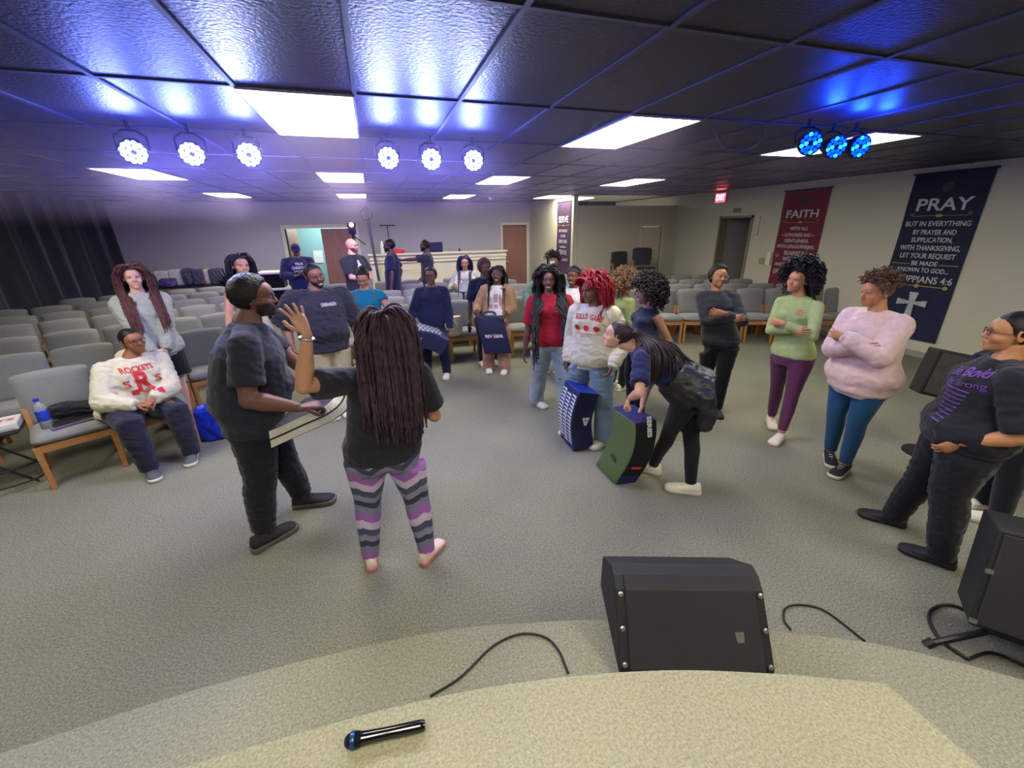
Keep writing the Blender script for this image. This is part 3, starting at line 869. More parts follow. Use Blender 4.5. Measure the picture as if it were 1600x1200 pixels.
        for i, sd in enumerate((1, -1)):
            if sl <= 0: continue
            ks = top.get('kr', 1.)
            st = SH[i]
            tube(bm, [C7-up*.045-ft*.005, C7.lerp(SH[i], .5)-up*.012, SH[i]-lt*sd*.005], [.058*S, .052*arm_k+lo*.4, .052*arm_k+lo*.6], 12); ball(bm, SH[i], .055*arm_k+lo*ks*.9)
            r0 = .057*arm_k+lo*ks*.95; r1 = .052*arm_k+lo*1.3*ks; r2 = .046*arm_k+lo*ks; r3 = .030*arm_k+lo*.8*ks
            if sl < 1:
                p1 = SH[i].lerp(EL[i], sl); limb(bm, [st, p1], [r0*.97, r1*1.10], 14)
            else:
                k = sl-1; pw = EL[i].lerp(W[i], k); r3 = r2+(r3-r2)*k
                limb(bm, [st, EL[i], pw], [r0*.97, r2, r3], 14); ball(bm, EL[i], r2)
                if top.get('cuff'): tube(bm, [pw, pw+(W[i]-EL[i]).normalized()*.01, pw+(W[i]-EL[i]).normalized()*.04], [r3*1.0, r3*.8, r3*.8], 12)
        if top.get('band'):
            w_, d_ = wid(t0, lo*.6); ax = sdir(0); c0 = P0+ax*(L*t0)
            rings(bm, [ering(c0-ax*h, l, f, w_*k, d_*k) for h, k in ((-.02, 1), (.0, .95), (.035, .93))])
        if top.get('hood'):
            hb = C7-ft*.075*S+up*.0
            ball(bm, hb, (.10*S, .08*S, .06*S), 10); tube(bm, [C7-lt*.085*S-ft*.03+up*.005, C7-lt*.045*S+ft*.07-up*.05, C7+ft*.085-up*.075, C7+lt*.045*S+ft*.07-up*.05, C7+lt*.085*S-ft*.03+up*.005], [.03, .026, .018, .026, .03], 10)
        me = remesh(bm, vox, 2)
        wrinkle(me, top.get('wr', .0035), top.get('ws', 8), seed=rnd.random()*20)
        info['top'] = fin(top.get('name', 'shirt'), me, top['mat'])
        if top.get('collar'):
            bm = bmesh.new(); cw = .066*S
            rs = []
            for k in range(20):
                q = 2*math.pi*k/20; c_ = C7+up*.004+lt*(math.cos(q)*cw*(1+(B-1)*.4))+ft*(math.sin(q)*cw+(.012))-up*(.03*max(0, math.sin(q)))
                rs.append(c_)
            tube(bm, rs+[rs[0]], .009, 6); fin('collar', to_mesh(bm), top['collar'], info['top'])
    # ---- bottom
    if bottom:
        lo = bottom.get('loose', .008); bm = bmesh.new()
        torso(bm, -.24, .14, .004, n=5)
        if fem:
            for sd in (-1, 1): ball(bm, P0-f*(.04*S*B)+l*sd*.075*S*hips-Z*.075*S, .098*S*hips*B**.5, 10)
        en = bottom.get('end', 1.); hr_ = bottom.get('hem', None)
        for i, sd in enumerate((1, -1)):
            r0, r1, r2 = (.100 if fem else .094)*leg_k*(.5+.5*hips)+lo, .061*leg_k+lo, .040*leg_k+lo
            rc = .058*leg_k+lo
            if hr_: r2 = hr_
            if en > .5:
                k = (en-.5)*2; pe = KN[i].lerp(AN[i]-Z*.03, k); cm = KN[i].lerp(AN[i], .3)-f*.010
                tube(bm, [HJ[i]-Z*.01, HJ[i].lerp(KN[i], .25), HJ[i].lerp(KN[i], .6), KN[i], cm, KN[i].lerp(AN[i], .65), pe], [r0, r0*1.02, (r0+r1)/2, r1, rc, (rc+r2)/2, r2 if k > .85 else (rc*.4+r2*.6)], 14)
            else:
                pe = HJ[i].lerp(KN[i], en*2); tube(bm, [HJ[i]-Z*.01, HJ[i].lerp(pe, .5), pe], [r0, r0*1.05, r0*1.05], 14)
        me = remesh(bm, vox, 2)
        wrinkle(me, bottom.get('wr', .0025), 9, 2.6, seed=rnd.random()*20)
        if top:                                           # tuck the waist under the top
            L_ = (C7-P0).length; ax_ = (C7-P0)/L_; th_ = (-top.get('len', .08)/L_+.03) if pelvis is None else .16; g_ = top.get('loose', .012)-.010; A = get_co(me)
            for k_i in range(len(A)):
                p = Vector(A[k_i]); tt = (p-P0).dot(ax_)/L_
                if tt < th_-(.17 if pelvis is None else .06): continue
                w_, d_ = wid(max(tt, -.22), g_); c = spine(max(tt, 0)) if tt > 0 else P0+ax_*(L_*tt)
                q = p-c; x_, y_ = q.dot(l), q.dot(f); kk = math.hypot(x_/w_, y_/d_); lim = 1+max(0, (th_-tt)/(.17 if pelvis is None else .06))*.30
                if kk > lim: p = p+(l*x_+f*y_)*(lim/kk-1); A[k_i] = p[:]
            set_co(me, A)
        info['bottom'] = fin(bottom.get('name', 'trousers'), me, bottom['mat'])
    # ---- shoes
    if shoes:
        for i in (0, 1):
            upb, sob = shoe_mesh(S*shoes.get('s', 1.)*(.96 if fem else 1.06), shoes.get('high', 0))
            fd = FD[i]; Mx = Matrix((Vector((fd.y, -fd.x, 0)), fd, Z)).transposed().to_4x4()
            Mx = Matrix.Translation(FT[i]+Z*footz[i]) @ Mx
            if footz[i] > .02: Mx = Mx @ Matrix.Rotation(R(-18), 4, 'X')
            m1, m2 = to_mesh(upb), to_mesh(sob)
            m1.transform(Mx); m2.transform(Mx)
            so = fin('shoe', m1, shoes['mat']); fin('sole', m2, shoes['sole'], so)
            if near or not far:
                m3 = to_mesh(laces_mesh(S*shoes.get('s', 1.)*(.96 if fem else 1.06))); m3.transform(Mx); fin('laces', m3, shoes.get('lace', shoes['mat']), so)
    PEOPLE[key] = info
    if hair: make_hair(info, hair, rnd)
    return info

# ================================================================ hair
def hair_mat(name, rgb, rough=.5):
    return mat(name, rgb, rough, var=.35, vscale=30, bump=.3, bscale=90, spec=.35)
M_hblack = hair_mat('black hair', (24, 20, 22)); M_hbrown = hair_mat('dark brown hair', (52, 34, 32)); M_hred = hair_mat('red hair', (150, 22, 44)); M_hblond = hair_mat('brown blond curls', (128, 98, 72))
M_hauburn = hair_mat('auburn hair', (92, 56, 52))
def shell(info, th, noise_a=0., nscale=30., zoff=0., back=1., extra=None, rough_fn=None, hi=True):
    P, faces = head_template(True, False, 1., hi)
    zl = hairline(P)+zoff
    m_ = np.clip((P[:, 2]-zl)/.014, 0, 1); m_ = m_*m_*(3-2*m_)
    o = np.array([0, -.01, .01]); D = P-o; Ln = np.linalg.norm(D, axis=1, keepdims=True); D = D/Ln
    thv = np.full(len(P), th) if not callable(th) else th(P, D)
    nn = np.array([noise.noise(Vector(tuple(d*nscale*.1))) for d in D])
    k = np.where(m_ > .02, m_*(thv+noise_a*nn), -.006)
    Q = P+D*k[:, None]
    return Q, faces, m_
def scalp_points(info, n, rnd, zoff=0.01):
    P, faces = head_template(True, False, 1., True)
    zl = hairline(P)+zoff
    idx = np.where(P[:, 2] > zl)[0]
    out = []
    tries = 0
    while len(out) < n and tries < 60*n:
        tries += 1
        # uniform direction sampling on the scalp
        v = Vector((rnd.gauss(0, 1), rnd.gauss(0, 1), rnd.gauss(0, 1))).normalized()
        if v.z < -.75: continue
        p = np.array(v)*np.array([.080, .100, .100])+np.array([0, -.012, .022])
        if p[2] > hairline(p)+zoff: out.append(Vector(p))
    return out
def torso_push(info, p, off, mode=0):
    C7, P0 = info['C7'], info['P0']; ax = C7-P0; L = ax.length; axn = ax/L
    tt = (p-P0).dot(axn)/L
    if tt > 1.06 or tt < -.2: return p
    w_, d_ = info['wid'](min(tt, .93), off)
    if tt > .86: w_ += .02+max(0, .93-abs(tt-.93))*.02
    c = info['spine'](min(max(tt, 0), 1)); q = p-c; x = q.dot(info['lt']); y = q.dot(info['ft'])
    k = math.hypot(x/w_, y/d_)
    if tt > .93:
        lim = 1-(tt-.93)/.13*.55
    else: lim = 1
    if mode and abs(x) < w_*.97:
        yy = mode*d_*math.sqrt(max(.05, 1-(x/w_)**2))*lim
        if mode*(y-yy) < 0: p = p+info['ft']*min(max(yy-y, -.03), .03)
        return p
    if 1e-6 < k < lim:
        s = lim/k; p = p+info['lt']*(x*s-x)+info['ft']*(y*s-y)
    return p
def strands(info, h, rnd):
    MH = info['MH']; MI = MH.inverted(); bm = bmesh.new()
    n = h.get('n', 110); Lh = h.get('len', .35); r = h.get('r', .0055); vol = h.get('vol', .02); wave = h.get('wave', .0); part = h.get('part', 0.)
    fwd = h.get('fwd', .0); lift = h.get('lift', .0); wl = h.get('wl', 40.); seg = h.get('seg', .022)
    side_bias = h.get('side', 0.)
    for root in scalp_points(info, n, rnd):
        sx = 1 if root.x > part else -1
        mode = h['drape'] if 'drape' in h else (1 if (rnd.random() < h.get('front', 0) and root.y > h.get('fy', -.04)) else -1)
        if abs(root.x-part) < .008: sx = rnd.choice((-1, 1))
        L = Lh*(.82+.3*rnd.random())
        lay = vol*(.25+.85*rnd.random())
        p = MH @ (root*1.02)
        # comb direction on the scalp, in head space
        hd_ = Vector((sx*.75*min(1, max(.08, (root.y+.07)/.09))*(1.5 if root.y > .05 else 1), -.55+fwd*(1 if root.y > 0 else 0)+.2*rnd.uniform(-1, 1), -.25))
        v = (MH.to_3x3() @ hd_).normalized()
        out = (MH.to_3x3() @ Vector((root.x, root.y+.01, root.z-.02)).normalized()).normalized()
        v = (v+out*lift).normalized()
        pts = [p-out*.006, p]; s = 0; ph = rnd.random()*6.28; ph2 = rnd.random()*6.28
        while s < L:
            kdown = min(.62, .10+s*3.0)
            v = (v*(1-kdown)+Vector((0, 0, -1))*kdown).normalized()
            q = p+v*seg
            if wave: q = q+Vector((math.sin(s*wl*2+ph), math.cos(s*wl*2.3+ph2), 0))*wave*min(1, s*12)
            hq = MI @ q
            # head collision (ellipsoid with the hair layer)
            c = Vector((0, -.012, .020)); e_ = hq-c; ra, rb, rc = .082+lay, .104+lay, .100+lay
            if hq.z < .02: rc = .16; 
            k = math.sqrt((e_.x/ra)**2+(e_.y/rb)**2+(e_.z/rc)**2)
            if k < 1: hq = c+e_*(1/k)
            # keep the face clear
            if hq.y > .012 and hq.z < .075 and hq.z > -.19:
                lim = .078+lay*.6-(.0 if hq.z > -.1 else (-.1-hq.z)*.3)
                if hq.z < .05 and hq.y > h.get('ys', .045): hq.y = h.get('ys', .045)
                if h.get('faceopen', 1) and abs(hq.x) < lim: hq.x = lim*(1 if (hq.x > 0 if abs(hq.x) > .03 else sx > 0) else -1)
            q = MH @ hq
            zc = (MI @ p).z
            if zc < -.09 and mode == 1: q = q+info['ft']*.008*min(1, (-.09-zc)*12)
            if zc < -.09 and mode == -1 : q = q-info['ft']*.002
            if mode == 1 and zc < -.12: q = q-info['lt']*((q-info['C7']).dot(info['lt'])*h.get('gather', .10)*(1 if abs((q-info['C7']).dot(info['lt'])) > .12 else 0))
            if mode == 1 and zc < -.13 and h.get('spread'):
                xx = (q-info['C7']).dot(info['lt']); mn = h['spread']*(.75+.5*lay/vol)
                if abs(xx) < mn: q = q+info['lt']*(math.copysign(min(mn-abs(xx), .010), -sx))
            q = torso_push(info, q, h.get('off', .03)+lay*.6, mode)
            v2 = (q-p)
            if v2.length > 1e-4: v = v2.normalized()
            p = p+v*min(seg*1.15, max(v2.length, .004)); pts.append(p.copy()); s += seg
        if len(pts) < 3: continue
        m_ = len(pts); rr = [r*(1-.45*(k/(m_-1))**2)*(1+(.18*math.sin(k*2.1) if h.get('braid') else 0)) for k in range(m_)]
        tube(bm, pts, rr, 5)
    return bm
def curls(info, h, rnd, Q=None):
    """short springy curls standing out of the scalp"""
    MH = info['MH']; bm = bmesh.new(); n = h.get('n', 160); Lh = h.get('len', .10); r = h.get('r', .004); cr = h.get('cr', .010); drop = h.get('drop', .5)
    zo = h.get('zoff', .01)
    for root in scalp_points(info, n, rnd, zo):
        if h.get('only') and not h['only'](root): continue
        out = Vector((root.x*1.15, root.y+.02, root.z-.01)).normalized()
        if h.get('back'): out = (out+Vector((0, -h['back'], 0))).normalized()
        L = Lh*(.7+.5*rnd.random()); p = MH @ root; v = (MH.to_3x3() @ out).normalized(); ph = rnd.random()*6.28
        if h.get('faceopen', 1) and root.y > .06: v = (v+MH.to_3x3() @ Vector((math.copysign(.8, root.x+.001), 0, .2))).normalized()
        pts = []; s = 0; st = .008; tw = st/cr*.9*(1 if rnd.random() < .5 else -1)
        x, y = frame_of(v)
        while s < L:
            kd = drop*min(1, s*6)*.14; v = (v*(1-kd)+Vector((0, 0, -1))*kd).normalized()
            x = (x-v*x.dot(v)).normalized(); y = v.cross(x)
            p = p+v*st*.75; s += st; ph += tw
            c = cr*min(1, s*40)
            pts.append(p+x*math.cos(ph)*c+y*math.sin(ph)*c)
        if h.get('body_off'): pts = [torso_push(info, q, h['body_off']) for q in pts]
        if len(pts) > 3: tube(bm, pts, [r]*(len(pts)-1)+[r*.5], 5)
    return bm
def make_hair(info, h, rnd):
    MH = info['MH']; m = h['mat']; fin = info['fin']; ty = h['type']
    th = h.get('th', .008)
    na = h.get('na', .004)
    Q, faces, m_ = shell(info, th, na, h.get('ns', 160), h.get('zoff', 0), hi=not info['far'])
    bm = bmesh.new(); vs = [bm.verts.new(MH @ Vector(q)) for q in Q]
    for f in faces: bm.faces.new([vs[k] for k in f])
    if ty == 'bun' or h.get('bun'):
        c = h.get('bun', (0, -.11, .06)); rb = h.get('bunr', .045)
        me2 = bmesh.new(); bmesh.ops.create_icosphere(me2, subdivisions=4, radius=rb, matrix=Matrix.Translation(c))
        for v in me2.verts:
            d = (v.co-Vector(c)).normalized(); v.co += d*noise.noise(d*5)*rb*.25+d*noise.noise(d*14)*rb*.12
            v.co = MH @ v.co
        tmp = to_mesh(me2); bm.from_mesh(tmp); bpy.data.meshes.remove(tmp)
    if ty == 'strands':
        b2 = strands(info, h, rnd); tmp = to_mesh(b2); bm.from_mesh(tmp); bpy.data.meshes.remove(tmp)
    if ty == 'curls' or h.get('curls'):
        hh = dict(h); hh.update(h.get('curls') or {}) ; b2 = curls(info, hh, rnd); tmp = to_mesh(b2); bm.from_mesh(tmp); bpy.data.meshes.remove(tmp)
    if ty == 'ponytail':
        MI = MH.inverted(); base_ = Vector(h.get('root', (0, -.105, .03)))
        for k in range(h.get('n', 60)):
            p = MH @ (base_+Vector((rnd.gauss(0, .010), rnd.gauss(0, .006), rnd.gauss(0, .010))))
            v = (MH.to_3x3() @ Vector((rnd.gauss(0, .2), -1, h.get('up', .1)+rnd.gauss(0, .15)))).normalized()
            pts = [p]; s = 0; L = h['len']*(.8+.3*rnd.random()); off = .02+.02*rnd.random()
            while s < L:
                kd = min(.5, .12+s*1.5); v = (v*(1-kd)+Vector((h.get('drift', (0, 0, 0))))*kd+Vector((0, 0, -1))*kd).normalized(); q = p+v*.022
                q = torso_push(info, q, off); v = (q-p).normalized(); p = p+v*.022; pts.append(p.copy()); s += .022
            tube(bm, pts, [h.get('r', .006)]*(len(pts)-2)+[h.get('r', .006)*.7, .002], 5)
    info['hair'] = fin('hair', to_mesh(bm), m)
    if h.get('bandm'):
        bm = bmesh.new(); P, fc = head_template(True, False, 1., False)
        rs = []
        for t_ in np.linspace(0, 1, 6):
            ring = []
            for k in range(28):
                q = 2*math.pi*k/28; z = .062+.030*t_-.055*(1-math.cos(q))/2*.9
                rr = 1.0
                ring.append(MH @ Vector((.087*math.sin(q)*(1-.10*t_), -.012+.108*math.cos(q)*(1-.10*t_), z)))
            rs.append(ring)
        rings(bm, rs, cap=False); o = fin('headband', to_mesh(bm), h['bandm']); s_ = o.modifiers.new('s', 'SOLIDIFY'); s_.thickness = .006; s_.offset = 1
def glasses(info, m, r=.024, z=0., round_=1.):
    MH = info['MH']; bm = bmesh.new()
    for sd in (-1, 1):
        pts = [MH @ Vector((sd*.033+r*math.cos(q)*1.05, .1035-.004*abs(math.cos(q)), -.003+r*.82*round_*math.sin(q))) for q in np.linspace(0, 2*math.pi, 19)]
        tube(bm, pts, .0019, 5)
        tube(bm, [MH @ Vector(q) for q in ((sd*(.033+r), .101, .004), (sd*.074, .07, .006), (sd*.080, -.005, .006), (sd*.080, -.03, -.012))], .0017, 5)
    tube(bm, [MH @ Vector(q) for q in ((-.010, .104, .002), (0, .108, .006), (.010, .104, .002))], .0018, 5)
    return info['fin']('glasses', to_mesh(bm), m)
def decal(info, target, draws, px, offset=.004, name='print', origin=None, out=None, size=(.3, .3), roll=0., up=None):
    """draws(bm, M) lays flat artwork around M's origin; it is wrapped onto the garment. origin: world point, out: outward direction"""
    out = (out or info['ft']).normalized(); upv = up or Vector((0, 0, 1)); x = upv.cross(out).normalized(); y = out.cross(x)
    bm = bmesh.new()
    draws(bm)
    bmesh.ops.triangulate(bm, faces=bm.faces[:])
    for _ in range(3):
        long_ = [e for e in bm.edges if e.calc_length() > .022]
        if not long_: break
        bmesh.ops.subdivide_edges(bm, edges=long_, cuts=1)
        bmesh.ops.triangulate(bm, faces=bm.faces[:])
    me_t = target.data; co = get_co(me_t)+np.array(info['base'])
    bvh = BVHTree.FromPolygons([Vector(c) for c in co], [tuple(p.vertices) for p in me_t.polygons])
    cr, sr = math.cos(R(roll)), math.sin(R(roll)); dead = []
    for v in bm.verts:
        u_, w_ = v.co.x*cr-v.co.y*sr, v.co.x*sr+v.co.y*cr
        p = origin+x*u_+y*w_+out*.35
        hit = bvh.ray_cast(p, -out)
        if hit[0] is None or (hit[0]-origin).dot(out) < -.12: dead.append(v)
        else: v.co = hit[0]+out*offset+hit[1]*.001
    bmesh.ops.delete(bm, geom=dead, context='VERTS')
    o = info['fin'](name, to_mesh(bm), px, target, smooth=False)
    return o
# ================================================================ the people in the photograph
def cloth(name, rgb, rough=.9, **k):
    k.setdefault('var', .08); k.setdefault('vscale', 25); k.setdefault('bump', .25); k.setdefault('bscale', 320); k.setdefault('sheen', .15); k.setdefault('spec', .2)
    return mat(name, rgb, rough, **k)
C_blk = cloth('black cotton', (34, 34, 42)); C_blk2 = cloth('faded black cotton', (44, 44, 56)); C_blkp = cloth('black trouser cloth', (32, 32, 40))
C_navy = cloth('navy cotton', (34, 38, 84)); C_navyd = cloth('dark navy knit', (30, 34, 70)); C_cream = cloth('cream fleece', (206, 201, 178)); C_white = cloth('white fleece', (208, 208, 202))
C_red = cloth('red jersey', (148, 22, 42)); C_green = cloth('sage green ribbed cotton', (160, 176, 122)); C_pink = cloth('pale pink fleece', (216, 186, 184)); C_teal = cloth('teal jersey', (16, 112, 146))
C_grey = cloth('pale grey fleece', (172, 176, 168)); C_plum = cloth('plum stretch fabric', (92, 46, 84), .7); C_blue = cloth('petrol blue stretch fabric', (28, 74, 112), .7); C_khaki = cloth('khaki cotton', (168, 156, 128))
C_tan = cloth('tan knit', (180, 144, 112)); C_rose = cloth('dusty pink cotton', (168, 124, 112)); C_char = cloth('charcoal ribbed cotton', (48, 50, 60)); C_sage = cloth('sage sweatshirt', (122, 152, 138)); C_camo = cloth('dark camo', (66, 70, 66), var=.5, vscale=14)
C_white2 = cloth('white cotton tee', (236, 234, 228))
def denim(name, rgb):
    m = cloth(name, rgb, .85, var=.22, vscale=6, bump=.3); return m
C_jean = denim('light blue denim', (142, 157, 170)); C_jean2 = denim('mid blue denim', (120, 142, 162))
S_white = mat('white shoe mesh', (226, 222, 208), .7); S_black = mat('black shoe mesh', (30, 30, 34), .7); S_grey = mat('grey shoe mesh', (84, 86, 92), .75); S_soleW = mat('white rubber', (214, 208, 190), .6); S_soleB = mat('black rubber', (34, 33, 36), .6)
S_soleG = mat('grey rubber', (96, 92, 90), .6)
SH_w = dict(mat=S_white, sole=S_soleW); SH_b = dict(mat=S_black, sole=S_soleB); SH_bw = dict(mat=S_black, sole=S_soleW); SH_gw = dict(mat=S_grey, sole=S_soleW)
M_gl = mat('dark glasses frame', (30, 28, 30), .3); M_glc = mat('clear glasses frame', (200, 190, 190), .2)
M_printw = mat('white print', (222, 222, 222), .7); M_printr = mat('red print', (196, 36, 44), .7); M_printp = mat('purple print', (112, 66, 160), .7); M_printg = mat('gold print', (206, 160, 60), .6); M_printb = mat('dark print', (30, 30, 48), .7)
M_silver = mat('silver', (200, 200, 205), .25, metal=1.)
M_white = mat('white plastic', (225, 225, 222), .4)
# purple and grey chevron leggings
def leggings_mat():
    m = mat('purple grey chevron leggings', (120, 110, 140), .75); nt = m.node_tree; N, L = nt.nodes.new, nt.links.new; b = nt.nodes['Principled BSDF']
    tc = N('ShaderNodeTexCoord'); sx = N('ShaderNodeSeparateXYZ'); L(tc.outputs['Object'], sx.inputs[0])
    def M_(op, a, b_=None):
        n = N('ShaderNodeMath'); n.operation = op
        for k, v in enumerate((a, b_)):
            if v is None: continue
            if isinstance(v, (int, float)): n.inputs[k].default_value = v
            else: L(v, n.inputs[k])
        return n.outputs[0]
    zig = M_('PINGPONG', M_('MULTIPLY', sx.outputs[0], 1.), .09)
    zz = M_('ADD', sx.outputs[2], M_('MULTIPLY', zig, .55))
    nz = N('ShaderNodeTexNoise'); nz.inputs['Scale'].default_value = 14; L(tc.outputs['Object'], nz.inputs['Vector'])
    zz = M_('ADD', zz, M_('MULTIPLY', nz.outputs[0], .02))
    fr = M_('FRACT', M_('DIVIDE', zz, .30))
    cr = N('ShaderNodeValToRGB'); cr.color_ramp.interpolation = 'CONSTANT'; L(fr, cr.inputs[0]); e = cr.color_ramp.elements
    cols = [(0, (74, 78, 104)), (.17, (200, 182, 208)), (.36, (152, 96, 170)), (.52, (122, 116, 150)), (.70, (56, 58, 78)), (.84, (134, 134, 162))]
    e[0].position = 0; e[0].color = srgb(*cols[0][1]); e[1].position = cols[1][0]; e[1].color = srgb(*cols[1][1])
    for p, c in cols[2:]: q = e.new(p); q.color = srgb(*c)
    L(cr.outputs[0], b.inputs['Base Color']); return m
C_leg = leggings_mat()
def rectd(bm, x0, x1, y0, y1, mi=0):
    v = [bm.verts.new((x, y, 0)) for x, y in ((x0, y0), (x1, y0), (x1, y1), (x0, y1))]; f = bm.faces.new(v); f.material_index = mi
def txt(bm, s, size, x, y, w=None, mi=0, bold=.0, rot=0.): text_into(bm, s, size, Matrix.Translation((x, y, 0)) @ Matrix.Rotation(R(rot), 4, 'Z'), w, 0, bold, mi)
# text_mesh with depth 0 gives flat letters

ARMX = lambda s: None
def crossed(S, B=1.):   # arms crossed over the chest, in body coordinates: forward, left, up from the pelvis
    return [('l', .23*B, -.02*B, .30*S), ('l', .20*B, .04*B, .245*S)]
XH = dict(L=dict(dir=(.15, -1, .10), n=(-1, 0, 0), curl=.35), R=dict(dir=(.05, 1, .15), n=(-1, 0, 0), curl=.35))
XP = [(-.1, .9, -.8), (-.1, -.9, -.8)]

# 1 man holding the folded pad
i = person('man1', 'bearded person with glasses in black tee and joggers, holding a black and white pad', H=1.80, feet=[(478, 790), (416, 852)], face=82, head=(396, 464), hd=.0, hyaw=4, skin=(114, 78, 68), fem=False,
    build_=1.34, belly=1.25, full=1.12, beard=(26, 22, 24), hscale=1.03,
    top=dict(mat=C_blk2, sleeve=.72, loose=.014, len=.16, wr=.005, collar=C_blk2), bottom=dict(mat=C_blkp, loose=.022, end=.93, wr=.006), shoes=dict(mat=S_black, sole=S_soleG),
    hair=dict(type='cap', mat=M_hblack, th=.016, na=.006, ns=260), wrists=[(512, 598, -.12), (470, 637, .14)], hands=dict(L=dict(dir=(1, -.2, -.3), n=(0, -.2, -1), curl=.9), R=dict(dir=(1, .3, -.1), n=(.1, .3, -1), curl=.85)),
    footyaw=(10, -32), pd=(-.03, 0), poles=[(-.5, .3, -.9), (-.6, -.2, -.9)], pelvis=None)
glasses(i, M_gl, .023)
# 2 woman in chevron leggings
i = person('leg', 'person seen from behind in black tee and purple chevron leggings, one arm raised', H=1.64, feet=[(581, 882), (669, 874)], face=176, head=(604, 522), hd=.0, hyaw=14, skin=(176, 128, 102), fem=True,
    build_=1.2, hips=1.02, belly=1.1, bust=.9, thigh=1.14,
    top=dict(mat=C_blk, sleeve=.78, loose=.016, len=.065, straight=.160, wr=.004), bottom=dict(mat=C_leg, loose=.004, end=.97, wr=.0015), shoes=dict(mat=mat('pale pink shoe knit', (222, 196, 186), .8), sole=mat('colourful rubber', (206, 120, 130), .6), s=.92),
    hair=dict(type='strands', mat=mat('brown locs', (64, 46, 56), .75, var=.4, vscale=24, bump=.4, bscale=90, spec=.2), th=.014, n=250, len=.50, r=.0080, vol=.035, wave=.0045, braid=True, off=.022, drape=-1),
    wrists=[(480, 522, .16), (655, 632, -.26)], hands=dict(L=dict(dir=(.25, .35, .9), n=(.75, .55, -.1), curl=.12, spread=.35), R=dict(dir=(.9, .2, .3), curl=.5)),
    footyaw=(-8, 38), poles=[(.0, .2, -1), (-.5, -.4, -.9)])
bm = bmesh.new(); tube(bm, [i['W'][0]+(i['EL'][0]-i['W'][0]).normalized()*.02+frame_of((i['W'][0]-i['EL'][0]))[0]*.031*math.cos(q)+frame_of((i['W'][0]-i['EL'][0]))[1]*.031*math.sin(q) for q in np.linspace(0, 2*math.pi, 17)], .006, 6)
i['fin']('bracelet', to_mesh(bm), M_silver)
# 3 big smiling man behind
i = person('man2', 'laughing person in oversized black tee and khaki shorts behind the raised hand', H=1.80, at=4.9, face=8, head=(491, 431), hyaw=14, hroll=-12, hpitch=-4, skin=(134, 90, 74), fem=False,
    build_=1.34, belly=1.2, full=1.15, smile=True, beard=(30, 24, 26), top=dict(mat=C_blk2, sleeve=.95, loose=.028, len=.18, wr=.007, kr=1.5), bottom=dict(mat=C_khaki, loose=.025, end=.58),
    shoes=SH_w, hair=dict(type='cap', mat=M_hblack, th=.006, na=.002), wrists=[('l', .10, .34, -.12), ('l', .08, -.34, -.06)])
glasses(i, M_gl, .023)
o_man2 = i
decal(i, i['top'], lambda bm: txt(bm, 'UNSHAKEN', .05, 0, 0, .15), M_printw, origin=i['spine'](.72)+i['lt']*.07, name='chest_print')
# 4 teal top
i = person('teal', 'person in teal top with small backpack straps and updo, looking down at clasped hands', H=1.62, at=5.6, face=-4, head=(567, 434), hpitch=-24, hyaw=-6, skin=(176, 128, 104), fem=True, build_=1.28, belly=1.15, hips=1.05,
    top=dict(mat=C_teal, sleeve=.30, loose=.010, len=.14), bottom=dict(mat=C_blkp, end=1.), shoes=SH_b, hair=dict(type='bun', mat=M_hblack, th=.010, na=.003, bun=(0, -.05, .105), bunr=.038),
    wrists=[('l', .27, .10, .20), ('l', .27, -.09, .20)], hands=dict(L=dict(dir=(.4, -1, .35), n=(-.2, -.4, -1), curl=.5), R=dict(dir=(.4, 1, .3), n=(0, .3, 1), curl=.45)), poles=[(-.2, .9, -.7), (-.2, -.9, -.7)])
bm = bmesh.new()
for sd in (-1, 1):
    tube(bm, [i['C7']+i['lt']*sd*.09-i['ft']*.05+Vector((0, 0, -.02)), i['C7']+i['lt']*sd*.105+i['ft']*.06+Vector((0, 0, -.035)), i['C7']+i['lt']*sd*.12+i['ft']*.13+Vector((0, 0, -.14))], .012, 6)
i['fin']('backpack_straps', to_mesh(bm), mat('olive webbing', (96, 104, 92), .8))
# 5 navy sweater
i = person('navy', 'person in navy sweatshirt and navy trousers carrying a patterned kick shield at the waist', H=1.64, feet=[(699, 588), (669, 585)], face=-2, head=(673, 431), hyaw=-8, skin=(110, 78, 68), fem=True, build_=1.12, bust=.85,
    top=dict(mat=C_navyd, sleeve=1.95, loose=.020, len=.14, collar=M_white, kr=1.1), bottom=dict(mat=cloth('navy trousers', (30, 32, 62)), loose=.02, end=1.), shoes=SH_w,
    hair=dict(type='cap', mat=M_hblack, th=.012, na=.004, bun=(0, -.11, -.02), bunr=.045), wrists=[(703, 514, .16), (640, 512, .16)], hands=dict(L=dict(dir=(.5, -.3, -.8), curl=.7), R=dict(dir=(.5, .3, -.8), curl=.7)))
glasses(i, M_gl, .023)
